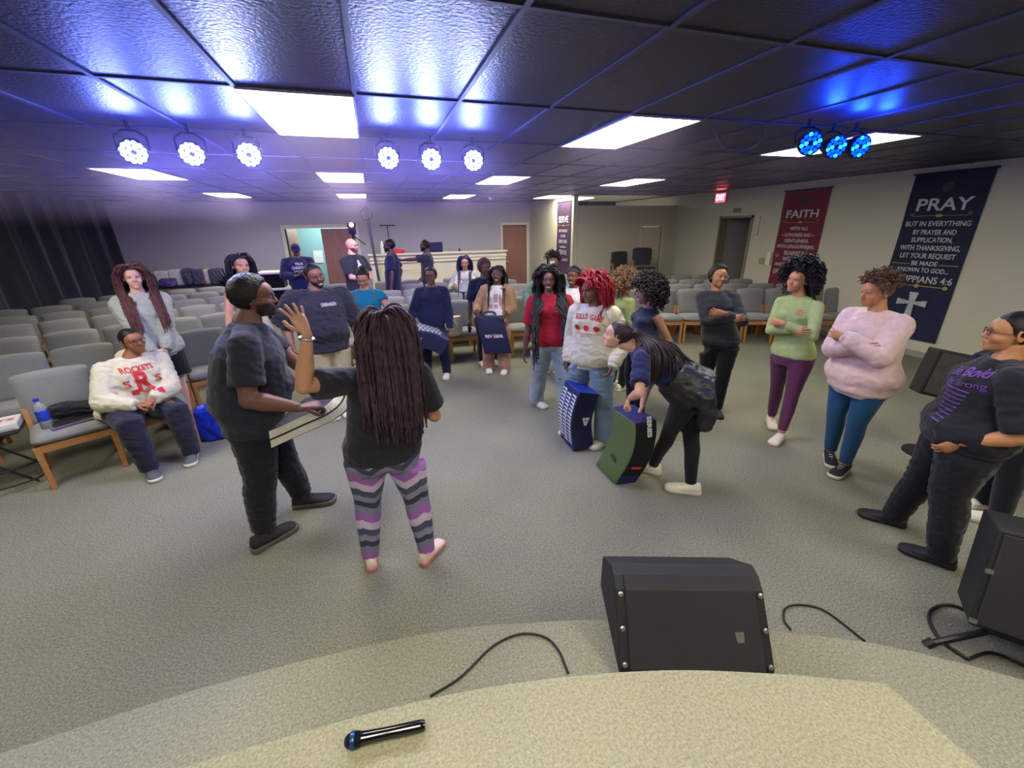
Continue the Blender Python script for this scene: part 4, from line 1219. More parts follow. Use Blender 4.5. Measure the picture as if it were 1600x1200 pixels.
# 6 jacket woman
i = person('jacket', 'person with long dark blue braids in floral cream jacket behind the chairs', H=1.68, at=8.0, face=-6, head=(726, 411), hyaw=4, skin=(160, 114, 96), fem=True, build_=1.15,
    top=dict(mat=C_grey, sleeve=1.85, loose=.015, len=.02), bottom=dict(mat=denim('dark denim', (52, 62, 108)), end=1.), shoes=SH_b,
    hair=dict(type='strands', mat=hair_mat('blue black braids', (32, 32, 56)), th=.010, n=110, len=.62, r=.010, vol=.02, braid=True, off=.03, front=.8), wrists=[('l', .12, .24, .08), ('l', .22, -.22, .12)])
bm = bmesh.new()
for sd in (-1, 1):
    b0 = i['C7']; lt, ft = i['lt'], i['ft']; zz = Vector((0, 0, 1))
    rings(bm, [[b0+lt*sd*.05+ft*.10-zz*.02, b0+lt*sd*.17+ft*.05-zz*.06, b0+lt*sd*.19-ft*.05-zz*.08, b0+lt*sd*.05-ft*.10-zz*.01], [b0+lt*sd*.05+ft*.17-zz*.2, b0+lt*sd*.2+ft*.13-zz*.22, b0+lt*sd*.22-ft*.08-zz*.22, b0+lt*sd*.05-ft*.15-zz*.2], [b0+lt*sd*.11+ft*.16-zz*.34, b0+lt*sd*.2+ft*.12-zz*.34, b0+lt*sd*.21-ft*.08-zz*.34, b0+lt*sd*.11-ft*.13-zz*.34]])
me = remesh(bm, .014, 4); wrinkle(me, .006, 9); i['fin']('jacket', me, mat('floral cream cloth', (206, 204, 182), .9, var=.35, vscale=16))
# 7 short hair dark shirt
i = person('short', 'person with short reddish hair in navy top, mostly hidden behind the tan cardigan', H=1.66, at=6.12, face=10, head=(757, 418), hyaw=16, skin=(96, 66, 58), fem=True, build_=1.1,
    top=dict(mat=C_navyd, sleeve=.9, loose=.015, len=.1), bottom=dict(mat=C_blkp, end=1.), shoes=SH_w, hair=dict(type='cap', mat=mat('auburn curls', (74, 46, 42), .8, var=.4), th=.026, na=.012, ns=200))
# 8 tan cardigan
i = person('tan', 'person in tan cardigan and dusty pink trousers holding an upright dark shield', H=1.62, feet=[(790, 581), (764, 579)], face=-6, head=(777, 429), hyaw=-6, hpitch=2, skin=(104, 72, 64), fem=True, smile=True, build_=1.1,
    top=dict(mat=C_white2, sleeve=0, loose=.014, len=.12), bottom=dict(mat=C_rose, loose=.035, end=1., hem=.085, wr=.005), shoes=SH_w,
    hair=dict(type='strands', mat=M_hblack, th=.008, n=60, len=.55, r=.008, vol=.012, braid=True, off=.04, front=.5), wrists=[(790, 489, .20), (745, 486, .20)], hands=dict(L=dict(dir=(.3, -.4, -.9), curl=.8), R=dict(dir=(.3, .4, -.9), curl=.8)))
glasses(i, mat('pink glasses frame', (190, 130, 130), .3), .024)
bm = bmesh.new()
for sd in (-1, 1):
    Sx = i['S']; SHi = i['SH'][0 if sd > 0 else 1]; ELi = i['EL'][0 if sd > 0 else 1]; Wi = i['W'][0 if sd > 0 else 1]
    limb(bm, [SHi-i['lt']*sd*.06, SHi, ELi, Wi.lerp(ELi, .1)], [.085, .085, .066, .045], 12); ball(bm, ELi, .066)
    rs = []
    for tt in (.93, .7, .4, .1, -.1):
        w_, d_ = i['wid'](tt, .035); c = i['spine'](max(tt, 0))+Vector((0, 0, min(tt, 0)*.5)); lt, ft = i['lt'], i['ft']
        rs.append([c+lt*sd*w_*math.cos(q)+ft*d_*math.sin(q) for q in np.linspace(R(58), R(-90), 8)]+[c+lt*sd*(w_-.02)*math.cos(q)+ft*(d_-.02)*math.sin(q) for q in np.linspace(R(-90), R(58), 8)])
    rings(bm, rs)
me = remesh(bm, .012, 2); wrinkle(me, .004, 8); i['fin']('cardigan', me, C_tan)
decal(i, i['top'], lambda bm: [rectd(bm, -.03, .03, -.06, .06), rectd(bm, .045, .07, -.11, .05), rectd(bm, -.1, -.05, -.14, -.09), rectd(bm, -.03, .03, -.14, -.09)], mat('faded pink print', (196, 150, 152), .8), origin=i['spine'](.6), name='chest_print')
# 9 afro puff, phone
i = person('puff', 'person with curly dark puff of hair holding up a phone, behind the red tee', H=1.72, at=5.5, face=2, head=(864, 410), hpitch=-8, skin=(138, 94, 74), fem=True, build_=1.05,
    top=dict(mat=C_sage, sleeve=1.9, loose=.02, len=.14), bottom=dict(mat=C_camo, end=1.), shoes=dict(mat=S_grey, sole=S_soleW),
    hair=dict(type='curls', mat=M_hblack, th=.012, na=.006, n=110, len=.075, r=.0045, cr=.010, only=lambda q: q.z > .03, zoff=0, bun=(0, -.03, .10), bunr=.055), wrists=[('l', .26, -.02, .50), ('l', .05, -.35, .0)], hands=dict(L=dict(dir=(.2, -.1, 1), n=(.5, -.9, 0), curl=.6)), poles=[(.1, .6, -1), (-.5, -.7, -.3)])
# 10 headband woman
i = person('band', 'smiling person in white hoodie and dark headband, left of the red hair', H=1.66, at=4.75, face=-14, head=(896, 431), hyaw=-6, skin=(112, 75, 60), fem=True, smile=True, build_=1.15, top=dict(mat=C_white, sleeve=1.9, loose=.022, len=.14, hood=True),
    bottom=dict(mat=C_blkp, end=1.), shoes=SH_w, hair=dict(type='cap', mat=M_hblack, th=.010, na=.003, bandm=mat('charcoal headband', (48, 54, 66), .9)))
# 11 red tee
i = person('red', 'smiling person in red tee and ripped light jeans with very long black braids', H=1.66, feet=[(885, 655), (838, 632)], face=4, head=(857, 437), hyaw=-4, hpitch=0, skin=(102, 68, 56), fem=True, smile=True, build_=1.22, hips=1.05, bust=1.15,
    top=dict(mat=C_red, sleeve=.85, loose=.020, len=.07, collar=C_red), bottom=dict(mat=C_jean, loose=.028, end=1., hem=.085, wr=.006), shoes=SH_w, footyaw=(-14, -38),
    hair=dict(type='strands', mat=M_hblack, th=.010, n=230, len=.86, r=.0085, vol=.040, wave=.007, wl=22, braid=True, off=.025, fwd=.3, front=1.0, fy=-.3, gather=0, spread=.13), wrists=[('l', .0, .30, -.14), ('l', .0, -.30, -.14)])
decal(i, i['top'], lambda bm: [txt(bm, 'MSC', .045, 0, .0, .055), rectd(bm, -.028, .028, -.032, -.026)], M_printg, origin=i['spine'](.72)+i['lt']*.075, name='chest_emblem')
k_ = i['KN'][0]; bm = bmesh.new()
bmesh.ops.create_uvsphere(bm, u_segments=20, v_segments=12, radius=1, matrix=Matrix.Translation(k_+i['f']*.075+Vector((0, 0, -.01))) @ Matrix.Rotation(math.atan2(i['f'].y, i['f'].x), 4, 'Z') @ Matrix.Diagonal((.022, .062, .032, 1)))
i['fin']('knee_rip', to_mesh(bm), C_blkp, i['bottom'])
# 12 red hair
def sweatart(bm):
    s = 'SAN FRANCISCO'
    txt(bm, 'SKILLS', .062, -.075, .085, .13, 0, .0012, 8); txt(bm, 'GAME', .062, .075, .078, .12, 0, .0012, -10)
    for x, mi in ((-.10, 1), (-.01, 0), (.09, 1)):
        bmesh.ops.create_circle(bm, cap_ends=True, segments=18, radius=.027, matrix=Matrix.Translation((x, -.01, 0)))
        txt(bm, '*', .05, x, -.03, None, 1)
    txt(bm, 'athletic department', .022, 0, -.062, .22, 1); txt(bm, 'est 1982', .02, 0, -.086, .12, 1)
i = person('rh', 'person with bright red hair in white printed sweatshirt and wide blue jeans', H=1.68, feet=[(944, 694), (893, 672)], face=-22, head=(926, 452), hyaw=-30, hpitch=-10, skin=(126, 84, 66), fem=True, build_=1.12, hips=1.02,
    top=dict(mat=C_cream, sleeve=1.93, loose=.030, len=.10, band=True, straight=.15, cuff=True, wr=.006, kr=1.2), bottom=dict(mat=C_jean2, loose=.026, end=1., hem=.10, wr=.006), shoes=dict(mat=S_white, sole=S_soleW, s=1.02), footyaw=(20, 10),
    hair=dict(type='strands', mat=M_hred, th=.020, n=300, len=.30, r=.0072, vol=.05, wave=.006, wl=30, off=.05, lift=.12, fwd=.0, front=.3, ys=.02), wrists=[('l', .10, .25, -.06), ('l', .02, -.24, -.10)], hands=dict(L=dict(dir=(.25, -.3, -.9), curl=.55), R=dict(dir=(.1, .1, -1), curl=.4)), lipc=(120, 70, 66))
decal(i, i['top'], sweatart, [M_printr, M_printb], origin=i['spine'](.62), name='chest_print')
# 13 blond brown curls seen from behind
i = person('curlb', 'person with brown blond curls and green top between red hair and black curls', H=1.66, at=4.5, face=130, head=(975, 444), hyaw=10, skin='brown', fem=True, build_=1.05, top=dict(mat=cloth('moss green jersey', (138, 150, 96)), sleeve=1.5, loose=.012, len=.1),
    bottom=dict(mat=C_blkp, end=1.), shoes=SH_w, hair=dict(type='curls', mat=M_hblond, th=.022, na=.010, n=330, len=.14, r=.0062, cr=.013, drop=.9, zoff=0, faceopen=1))
# 14 black curls with glasses
i = person('curlk', 'person with big black curls and clear glasses in navy sleeveless top, facing left', H=1.66, at=3.65, face=-62, head=(1012, 457), hyaw=-14, hpitch=-4, skin=(150, 104, 82), fem=True, build_=1.12, smile=True,
    top=dict(mat=cloth('slate navy jersey', (42, 50, 76)), sleeve=.0, loose=.012, len=.16), bottom=dict(mat=C_blkp, end=1.), shoes=SH_w,
    hair=dict(type='curls', mat=M_hblack, th=.032, na=.012, n=620, len=.20, r=.0048, cr=.012, drop=1.5, body_off=.02), wrists=[('l', .05, .25, -.12), ('l', .12, -.22, .05)])
glasses(i, M_glc, .025)
# 15 bending woman
i = person('bend', 'person in navy tee bending over the green shield, black jacket tied at the waist', H=1.64, feet=[(1018, 738), (1078, 770)], face=-88, head=(966, 524), hyaw=-4, hpitch=8, hd=-.02, skin=(214, 164, 138), fem=True, build_=1.05, hips=1.08,
    pelvis=(-.05, 0, .86), top=dict(mat=C_navy, sleeve=.75, loose=.014, len=.06, wr=.005), bottom=dict(mat=cloth('black leggings', (24, 24, 30), .75), loose=.003, end=.96, wr=.001), shoes=dict(mat=S_white, sole=S_soleW, s=1.04), footyaw=(8, -4), bend=-.06,
    hair=dict(type='ponytail', mat=hair_mat('dark brown straight hair', (50, 38, 40), .4), th=.008, na=.001, n=110, len=.50, r=.0055, root=(0, -.085, .045), up=.35, bun=(0, -.085, .052), bunr=.026), wrists=[(984, 622, .0), (1003, 636, .12)],
    hands=dict(L=dict(dir=(.35, -.1, -1), n=(-.8, 0, -.3), curl=1.05), R=dict(dir=(.35, .1, -1), n=(-.8, 0, -.3), curl=1.05)), poles=[(-.3, 1, .1), (-.3, -1, .1)])
ib = i
# 16 black glasses woman
i = person('bg', 'person in black henley and black flared trousers with round glasses, arms crossed, head turned right', H=1.63, feet=[(1118, 645), (1096, 632)], face=6, head=(1122, 432), hyaw=28, hpitch=4, hroll=4, skin=(164, 112, 80), fem=True, build_=1.12, hips=1.0,
    top=dict(mat=C_char, sleeve=1.9, loose=.010, len=.10), bottom=dict(mat=cloth('black ponte', (20, 20, 26)), loose=.016, end=1., hem=.06), shoes=SH_b, hair=dict(type='cap', mat=M_hblack, th=.020, na=.007, ns=220, zoff=.004, bun=(0, -.08, .075), bunr=.04),
    wrists=crossed(1.0, 1.1), hands=XH, poles=XP, footyaw=(-10, -8))
glasses(i, M_glc, .027); ibg = i
# 17 green top
i = person('green', 'person in sage green zip top and plum leggings with shoulder length black curls, arms crossed', H=1.62, feet=[(1218, 688), (1203, 662)], face=-24, head=(1248, 437), hyaw=-8, hpitch=2, hroll=8, skin=(190, 136, 106), fem=True, build_=1.06, hips=1.06,
    top=dict(mat=C_green, sleeve=1.93, loose=.007, len=.04, wr=.002), bottom=dict(mat=C_plum, loose=.003, end=.93, wr=.001), shoes=dict(mat=mat('pale pink sneaker', (234, 220, 214), .7), sole=S_soleW), footyaw=(-6, -38),
    hair=dict(type='curls', mat=M_hblack, th=.030, na=.012, n=620, len=.185, r=.0045, cr=.010, drop=1.3, body_off=.03), wrists=crossed(1.0, 1.05), hands=XH, poles=XP)
decal(i, i['top'], lambda bm: [rectd(bm, -.035, .035, -.02, -.012), rectd(bm, -.03, .04, -.002, .006), rectd(bm, -.02, .03, .014, .022), rectd(bm, -.004, .004, -.03, .03)], mat('rust print', (186, 110, 80), .8), origin=i['spine'](.74)+i['lt']*.07, name='chest_print')
# 18 pink sweatshirt
i = person('pink', 'person in pale pink sweatshirt and petrol blue leggings with curly bronze updo, arms crossed', H=1.66, feet=[(1316, 738), (1294, 718)], face=-30, head=(1370, 455), hyaw=-22, hpitch=-8, hroll=6, skin=(184, 128, 96), fem=True, build_=1.2, hips=1.15,
    top=dict(mat=C_pink, sleeve=1.93, loose=.034, len=.15, band=True, straight=.155, cuff=True, wr=.005, kr=1.0), bottom=dict(mat=C_blue, loose=.003, end=.94, wr=.001), shoes=dict(mat=S_black, sole=S_soleW, lace=S_white), footyaw=(-12, -44),
    hair=dict(type='curls', mat=hair_mat('bronze curls', (104, 74, 56)), th=.010, na=.004, n=380, len=.085, r=.0042, cr=.009, drop=.2, only=lambda q: q.z > .035, zoff=0, bun=(0, -.02, .095), bunr=.05), wrists=crossed(1.03, 1.22), hands=XH, poles=XP)
decal(i, i['top'], lambda bm: txt(bm, 'HELLO', .04, 0, 0, .12), mat('pale blue print', (176, 200, 228), .8), origin=i['spine'](.70)-i['lt']*.0, name='chest_print')
# 19 right edge woman
def purp(bm):
    txt(bm, 'Be Bold', .07, -.02, .12, .20, 0, .001, 12); txt(bm, 'Be Strong', .05, .0, .06, .22, 0, 0, 8)
    for k in range(9): rectd(bm, -.09+.004*k, .06-.006*k, .02-.025*k, .026-.025*k)
i = person('right', 'person at the right edge in glasses and black tee with purple print', H=1.66, feet=[(1465, 880), (1392, 818)], face=-72, head=(1583, 520), hyaw=-4, hpitch=0, hroll=2, skin=(190, 134, 92), fem=True, build_=1.36, belly=1.2, hips=1.1, full=1.15, pd=(-.04, 0),
    top=dict(mat=C_blk, sleeve=.9, loose=.022, len=.12, wr=.006, collar=C_blk), bottom=dict(mat=cloth('black cotton trousers', (26, 26, 32)), loose=.020, end=1., wr=.005), shoes=SH_b, footyaw=(12, 4),
    hair=dict(type='ponytail', mat=M_hblack, th=.006, na=.001, n=50, len=.25, root=(0, -.1, .0)), wrists=[('l', .09, .22, -.04), ('l', .04, -.25, .0)], hands=dict(L=dict(dir=(.5, -.4, -.8), n=(0, -1, 0), curl=.3)), poles=[(-1, .5, -.2), (-1, -.5, -.2)])
glasses(i, M_gl, .025)
decal(i, i['top'], purp, M_printp, origin=i['spine'](.52)+i['lt']*.03, out=(i['ft']+i['lt']*.5), name='chest_print')
# 20 person beyond the right edge
person('edge', 'person mostly outside the right edge, one white shoe and a black trouser leg showing', H=1.68, at=(4.05, 1.32), face=-60, skin='brown', build_=1.1, top=dict(mat=C_grey, sleeve=.8, loose=.015), bottom=dict(mat=C_blkp, end=1., loose=.015), shoes=SH_w, hair=dict(type='cap', mat=M_hblack))
# 21 brown long hair, grey sweatshirt
i = person('brownhair', 'person with long auburn hair in pale grey sweatshirt behind the seated person', H=1.66, at=5.3, face=6, head=(208, 434), hyaw=-4, hpitch=4, skin=(224, 178, 160), fem=True, build_=1.2, hips=1.05,
    top=dict(mat=C_grey, sleeve=1.93, loose=.032, len=.06, band=True, straight=.15, cuff=True, wr=.007), bottom=dict(mat=C_blkp, loose=.015, end=.42), shoes=SH_w,
    hair=dict(type='strands', mat=M_hauburn, th=.010, n=620, len=.56, r=.0046, vol=.030, wave=.003, off=.040, fwd=.3, front=1., fy=-.3, gather=0, spread=.08), wrists=[('l', .26, .05, -.02), ('l', .27, -.06, -.02)], hands=dict(L=dict(dir=(.3, -.8, -.5), n=(-1, 0, 0), curl=.5), R=dict(dir=(.3, .8, -.5), n=(-1, 0, 0), curl=.5)), poles=[(-.4, .9, -.7), (-.4, -.9, -.7)])
# 22 seated cream hoodie
def flag(bm):
    txt(bm, 'ROCKETS', .06, 0, .085, .23, 0, .002)
    txt(bm, 'R', .24, 0, -.03, .12, 0, .008); txt(bm, 'S', .09, -.11, -.03, .05, 1); txt(bm, 'S', .09, .12, -.03, .05, 1)
    rectd(bm, -.10, -.05, -.13, -.085); rectd(bm, .04, .09, -.13, -.085)
i = person('seated', 'seated person in cream hoodie with red print, hands folded in the lap', H=1.68, feet=[(303, 716), (238, 742)], face=14, pelvis=(-.42, 0, .54), head=(207, 533), hd=-.02, hyaw=10, hpitch=4, hroll=-8, skin=(150, 98, 70), fem=True, build_=1.42, belly=1.15, full=1.15, hips=1.1,
    top=dict(mat=C_cream, sleeve=1.93, loose=.028, len=.04, wr=.007, hood=True, cuff=True, kr=1.1), bottom=dict(mat=cloth('dark indigo denim', (40, 42, 60)), loose=.02, end=1., wr=.006), shoes=SH_gw, footyaw=(30, 8),
    hair=dict(type='cap', mat=M_hblack, th=.005, na=.001), wrists=[('l', .34, .05, .11), ('l', .34, -.10, .10)], hands=dict(L=dict(dir=(.3, -.9, -.3), n=(-.3, -.2, -1), curl=.5), R=dict(dir=(.3, .9, -.2), n=(-.2, 0, -1), curl=.5)), poles=[(-.3, .9, -.7), (-.3, -.9, -.7)], kneepole=[(1, .1, 1), (1, -.25, 1)])
glasses(i, M_gl, .025)
decal(i, i['top'], flag, [M_printr, M_printb], origin=i['spine'](.62)+i['ft']*.02, name='chest_print')
# 23 tank top behind man 1
i = person('tank', 'person with dark wavy hair and bare shoulder behind the bearded pad holder', H=1.66, at=5.4, face=20, head=(376, 415), skin=(214, 160, 132), fem=True, build_=1.1, top=dict(mat=C_white, sleeve=0, loose=.008, len=.1), bottom=dict(mat=C_blkp, end=1.), shoes=SH_w,
    hair=dict(type='strands', mat=mat('black wavy hair', (32, 28, 40), .5, var=.3), th=.010, n=380, len=.40, r=.005, vol=.020, wave=.004, off=.03), wrists=[('l', .1, .28, -.05), ('l', .05, -.30, .0)])
# ---- far ones
def far(key, label, **k): return person(key, label, **k)
i = far('cap', 'person in navy hoodie and cap looking down before the open double door', H=1.82, at=10.4, face=4, head=(462, 391), hpitch=-30, skin=(120, 86, 80), fem=False, build_=1.28, belly=1.1, top=dict(mat=cloth('navy hoodie', (34, 38, 82)), sleeve=1.9, loose=.03, len=.14, hood=True), bottom=dict(mat=C_navyd, end=1.), shoes=SH_b,
    hair=dict(type='cap', mat=C_navy, th=.012, na=0, zoff=-.015), wrists=[('l', .30, .10, .16), ('l', .30, -.12, .16)], hands=dict(L=dict(dir=(.5, -.7, .1), n=(0, 0, 1)), R=dict(dir=(.5, .7, .1), n=(0, 0, 1))), poles=[(-.3, .9, -.7), (-.3, -.9, -.7)])
MH = i['MH']; bm = bmesh.new(); rings(bm, [[MH @ Vector((.078*math.cos(q)*(1-.1*abs(k)), .07+k*.085*math.sin(q), .058-.012*k*math.sin(q)+dz)) for q in np.linspace(0, math.pi, 12)] for k, dz in ((0.0, 0), (1, 0), (1, .006), (0, .006))], closed=True, cap=True); i['fin']('cap_brim', to_mesh(bm), C_navy, i['hair'])
decal(i, i['top'], lambda bm: [txt(bm, 'TRUE', .07, 0, .08, .16, 0, .001), txt(bm, 'CHRISTIAN', .08, 0, 0, .30, 0, .002), txt(bm, 'DISCIPLES', .05, 0, -.07, .24)], M_printw, origin=i['spine'](.6), name='chest_print')
i = far('bald', 'bald bearded person with folded arms beside the red lit video camera', H=1.76, at=8.5, face=40, head=(550, 384), hyaw=14, skin=(226, 170, 150), fem=False, beard=(90, 64, 60), build_=1.12, top=dict(mat=C_blk2, sleeve=.8, loose=.02, len=.12), bottom=dict(mat=C_navyd, end=.6, loose=.03), shoes=SH_w,
    wrists=crossed(1.0, 1.1), hands=XH, poles=XP)
glasses(i, M_gl, .024)
bm = bmesh.new(); rs = []
for tt in (.86, .7, .5, .3): w_, d_ = i['wid'](tt, .03); c = i['spine'](tt); rs.append([c+i['lt']*w_*.62*math.cos(q)+i['ft']*(d_*math.sin(q)) for q in np.linspace(0, math.pi, 12)]+[c+i['lt']*w_*.6*math.cos(q)+i['ft']*(d_-.015)*math.sin(q) for q in np.linspace(math.pi, 0, 12)])
rings(bm, rs); i['fin']('vest', remesh(bm, .014, 2), C_white)
i = far('side', 'person in dark tee and khaki shorts walking left before the sound booth', H=1.78, at=9.3, face=-100, head=(608, 384), skin=(90, 64, 58), fem=False, build_=1.0, top=dict(mat=C_navyd, sleeve=.75, loose=.022, len=.12, flare=1.1), bottom=dict(mat=C_khaki, loose=.03, end=.62), shoes=SH_w, hair=dict(type='cap', mat=M_hblack, th=.012, na=.003),
    beard=True, wrists=[('l', .0, .30, -.05), ('l', -.06, -.24, -.02)])
i = far('point', 'person in dark tee reaching out one arm to the left at the sound booth', H=1.78, at=10.1, face=-92, head=(664, 384), skin=(94, 68, 62), fem=False, build_=1.02, top=dict(mat=cloth('plum grey cotton', (60, 58, 76)), sleeve=.75, loose=.018, len=.1), bottom=dict(mat=C_navyd, end=1.), shoes=SH_b, hair=dict(type='cap', mat=M_hblack, th=.012, na=.003), beard=True,
    wrists=[('l', .60, .10, .42), ('l', .12, -.2, .0)], hands=dict(L=dict(dir=(1, 0, .2), n=(0, -1, 0), curl=.5, point=True)), poles=[(-.2, .3, -1), (-.5, -.5, -.9)])
# ================================================================ kick shields
M_vin = mat('black vinyl', (24, 24, 30), .6, spec=.3, bump=.12, bscale=160); M_vinn = mat('navy vinyl', (34, 42, 98), .38, bump=.1, bscale=160); M_vinw = mat('white vinyl', (226, 224, 204), .4); M_ving = mat('green vinyl', (84, 104, 62), .5, bump=.1, bscale=200)
M_vinb = mat('royal blue vinyl', (34, 60, 160), .38); M_vindn = mat('dark navy vinyl', (28, 34, 72), .5, bump=.1, bscale=160)
def shield(label, path, W, T, mats, group='kick shields', n=6, want=None, tail=1.):
    """path: world points along one edge of the striking face; W: width vector; T thickness. mats: face, side, back, end"""
    base = Vector(path[0]); e = empty('kick_shield', base, 0, label, 'kick shield', group)
    P = [p-base for p in curve_pts(path, n)]; fr = []
    m_i = len(P)//2; flip = 1 if (P[m_i+1]-P[m_i-1]).cross(W).dot(want) > 0 else -1
    bm = bmesh.new(); rs = []
    for k, p in enumerate(P):
        d = (P[min(k+1, len(P)-1)]-P[max(k-1, 0)]).normalized(); nn = d.cross(W).normalized()*flip; Wk = W
        fr.append((p, d, nn)); r_ = [p, p+Wk*.03+nn*.008, p+Wk*.5+nn*.012, p+Wk*.97+nn*.008, p+Wk, p+Wk-nn*T, p+Wk*.5-nn*(T+.006), p-nn*T]
        rs.append([bm.verts.new(q) for q in r_])
    idx = (0, 0, 0, 0, 1, 2, 2, 1)
    for a_, b_ in zip(rs, rs[1:]):
        for q in range(8):
            f = bm.faces.new((a_[q], a_[(q+1) % 8], b_[(q+1) % 8], b_[q])); f.material_index = idx[q] if rs.index(a_)/len(rs) < tail or idx[q] == 0 else 3; f.smooth = idx[q] in (0, 2)
    f = bm.faces.new(rs[0][::-1]); f.material_index = 3; f = bm.faces.new(rs[-1]); f.material_index = 3
    bmesh.ops.recalc_face_normals(bm, faces=bm.faces[:])
    o = build('padding', bm, mats, e, bevel=.010)
    return e, fr, o
def piping(e, fr, W, T, m, frac=(0., 1.), r=.005):
    for s in (0, 1):
        for t_ in frac:
            tube_pts = [p+W*s-nn*(T*t_) for p, d, nn in fr]
            bm = bmesh.new(); tube(bm, tube_pts, r, 6); build('piping', bm, m, e)
def straps(e, fr, W, T, m, ks=(.35, .65)):
    n = len(fr)
    for k in ks:
        p, d, nn = fr[int(k*(n-1))]
        bm = bmesh.new(); q = p-nn*T
        pts = [q+W*.2, q+W*.25-nn*.035, q+W*.5-nn*.055, q+W*.75-nn*.035, q+W*.8]
        tube(bm, curve_pts(pts, 4), .018, 8, flat=.35); build('handle', bm, m, e)
def side_frame(fr, k, T, W, side=0, base=None):
    """frame on the side face (length x thickness) at fraction k; x along the path, y along -normal"""
    p, d, nn = fr[int(k*(len(fr)-1))]
    o = p+(W if side else Vector((0, 0, 0)))-nn*(T/2)
    z = (W if side else -W).normalized(); return o+z*.004, d, nn, z
def on_rays(pts, dist):   # image points at a horizontal distance from the camera
    out = []
    for x, y in pts:
        d = ray(x, y); out.append(CAM+d*(dist/math.hypot(d.x, d.y)))
    return out
def triangle_logo(bm, M, s, mi=0):
    a = [(-.5, .5), (.5, .5), (.14, -.6), (-.14, -.6)]; b = [(-.14, .22), (.14, .22), (0, -.08)]
    v = [bm.verts.new(M @ Vector((x*s, y*s, 0))) for x, y in a]; w_ = [bm.verts.new(M @ Vector((x*s, y*s, 0))) for x, y in b]
    for q in ((v[0], w_[0], w_[1], v[1]), (v[1], w_[1], w_[2], v[2]), (v[0], v[3], w_[2], w_[0]), (v[3], v[2], w_[2])):
        f = bm.faces.new(q); f.material_index = mi
# 1: black and white one held by the bearded person
D = 2.86
path = [on_rays([(424, 700)], D-.22)[0], on_rays([(472, 678)], D-.12)[0], on_rays([(522, 655)], D-.02)[0], on_rays([(546, 634)], D+.04)[0], on_rays([(556, 604)], D+.08)[0]]
Wv = on_rays([(478, 646)], D+.16)[0]-path[0]
e, fr, o = shield('black kick shield with thick white sides, held open by the bearded person', path, Wv, .115, [M_vin, M_vinw, M_vin, M_vinw], want=Vector((.3, 0, -1)))
piping(e, fr, Wv, .115, M_vin, (.5,), .006); straps(e, fr, Wv, 0, M_vindn, (.45, .7))
# 2: patterned one carried flat by the navy sweatshirt
def pattern_on(e, fr, W, m, u0=.04, u1=.86, rows=4, cols=13, shape='quad'):
    bm = bmesh.new(); n = len(fr)
    def pt(u, v):
        x = u*(n-1); k = min(int(x), n-2); t_ = x-k; p = fr[k][0].lerp(fr[k+1][0], t_); nn = fr[k][2].lerp(fr[k+1][2], t_)
        return p+W*v+nn*.0165
    for c_ in range(cols):
        for r_ in range(rows):
            a = u0+(u1-u0)*(c_+(.5 if r_ % 2 else 0))/(cols+.5); b_ = a+(u1-u0)/(cols+.5)*.78
            v0 = .03+.94*r_/rows; v1 = v0+.94/rows*.80
            m1 = (v0+v1)/2
            if shape == 'quad': q = [(a, v0+.02), (a+(b_-a)*.75, v0), (b_, m1), (a+(b_-a)*.8, v1), (a, v1)]
            else: q = [(a, v0), (b_, v0), (b_-(b_-a)*.3, m1), (b_-(b_-a)*.3, v1), (a+(b_-a)*.25, v1)]
            bm.faces.new([bm.verts.new(pt(*x)) for x in q])
    bmesh.ops.recalc_face_normals(bm, faces=bm.faces[:])
    return build('printed_pattern', bm, m, e)
M_pat = mat('white printed pattern', (222, 226, 232), .5)
D = math.hypot(*PEOPLE['navy']['base'][:2])-.42
path = on_rays([(585, 525), (633, 518), (675, 521), (702, 533)], D)
g_ = path[0]; away = Vector((g_.x, g_.y, 0)).normalized()
Wv = away*.36+Vector((.04, 0, .03))
e, fr, o = shield('navy kick shield with white triangle pattern, carried flat at the waist of the navy sweatshirt', path, Wv, .23, [M_vinn, M_vindn, M_vindn, M_vinn], want=Vector((0, 0, 1)))
pattern_on(e, fr, Wv, M_pat)
o_, d_, n_, z_ = side_frame(fr, .55, .23, Wv, 0)
bm = bmesh.new(); M = Matrix((d_, n_, d_.cross(n_))).transposed().to_4x4(); M.translation = o_-Wv.normalized()*.004
triangle_logo(bm, M, .075); build('logo', bm, M_printw, e)
# 3: upright dark shield before the tan cardigan
D = math.hypot(*PEOPLE['tan']['base'][:2])-.20
p0 = on_rays([(742, 494)], D)[0]; p1 = on_rays([(757, 553)], D-.02)[0]; W0 = on_rays([(786, 493)], D)[0]-p0
path = [p0, p0.lerp(p1, .5)-Vector((p0.x, p0.y, 0)).normalized()*.02, p1]
e, fr, o = shield('upright dark navy kick shield with white and red lettering, held before the tan cardigan', path, W0, .13, [M_vindn, M_vindn, M_vindn, M_vindn], want=-Vector((p0.x, p0.y, 0)))
tow = -Vector((p0.x, p0.y, 0)).normalized()
mid = p0.lerp(p1, .52)-p0+W0*.5
xx = W0.normalized(); yy = (p0-p1).normalized(); zz = xx.cross(yy)
if zz.dot(tow) < 0: zz = -zz
def flat_text(parent, s, size, o, x, y, z, w, m, name='lettering', bold=.002):
    M = Matrix((x, y, z)).transposed().to_4x4(); M.translation = o
    bm = bmesh.new(); text_into(bm, s, size, M, w, .001, bold); return build(name, bm, m, parent)
mid = mid+zz*.045
flat_text(e, 'REV', .062, mid-xx*.072, xx, yy, zz, .10, M_printw); flat_text(e, 'GEAR', .062, mid+xx*.062, xx, yy, zz, .13, M_printw)
flat_text(e, 'Z', .10, mid-xx*.010+zz*.002, xx, yy, zz, .03, M_printr)
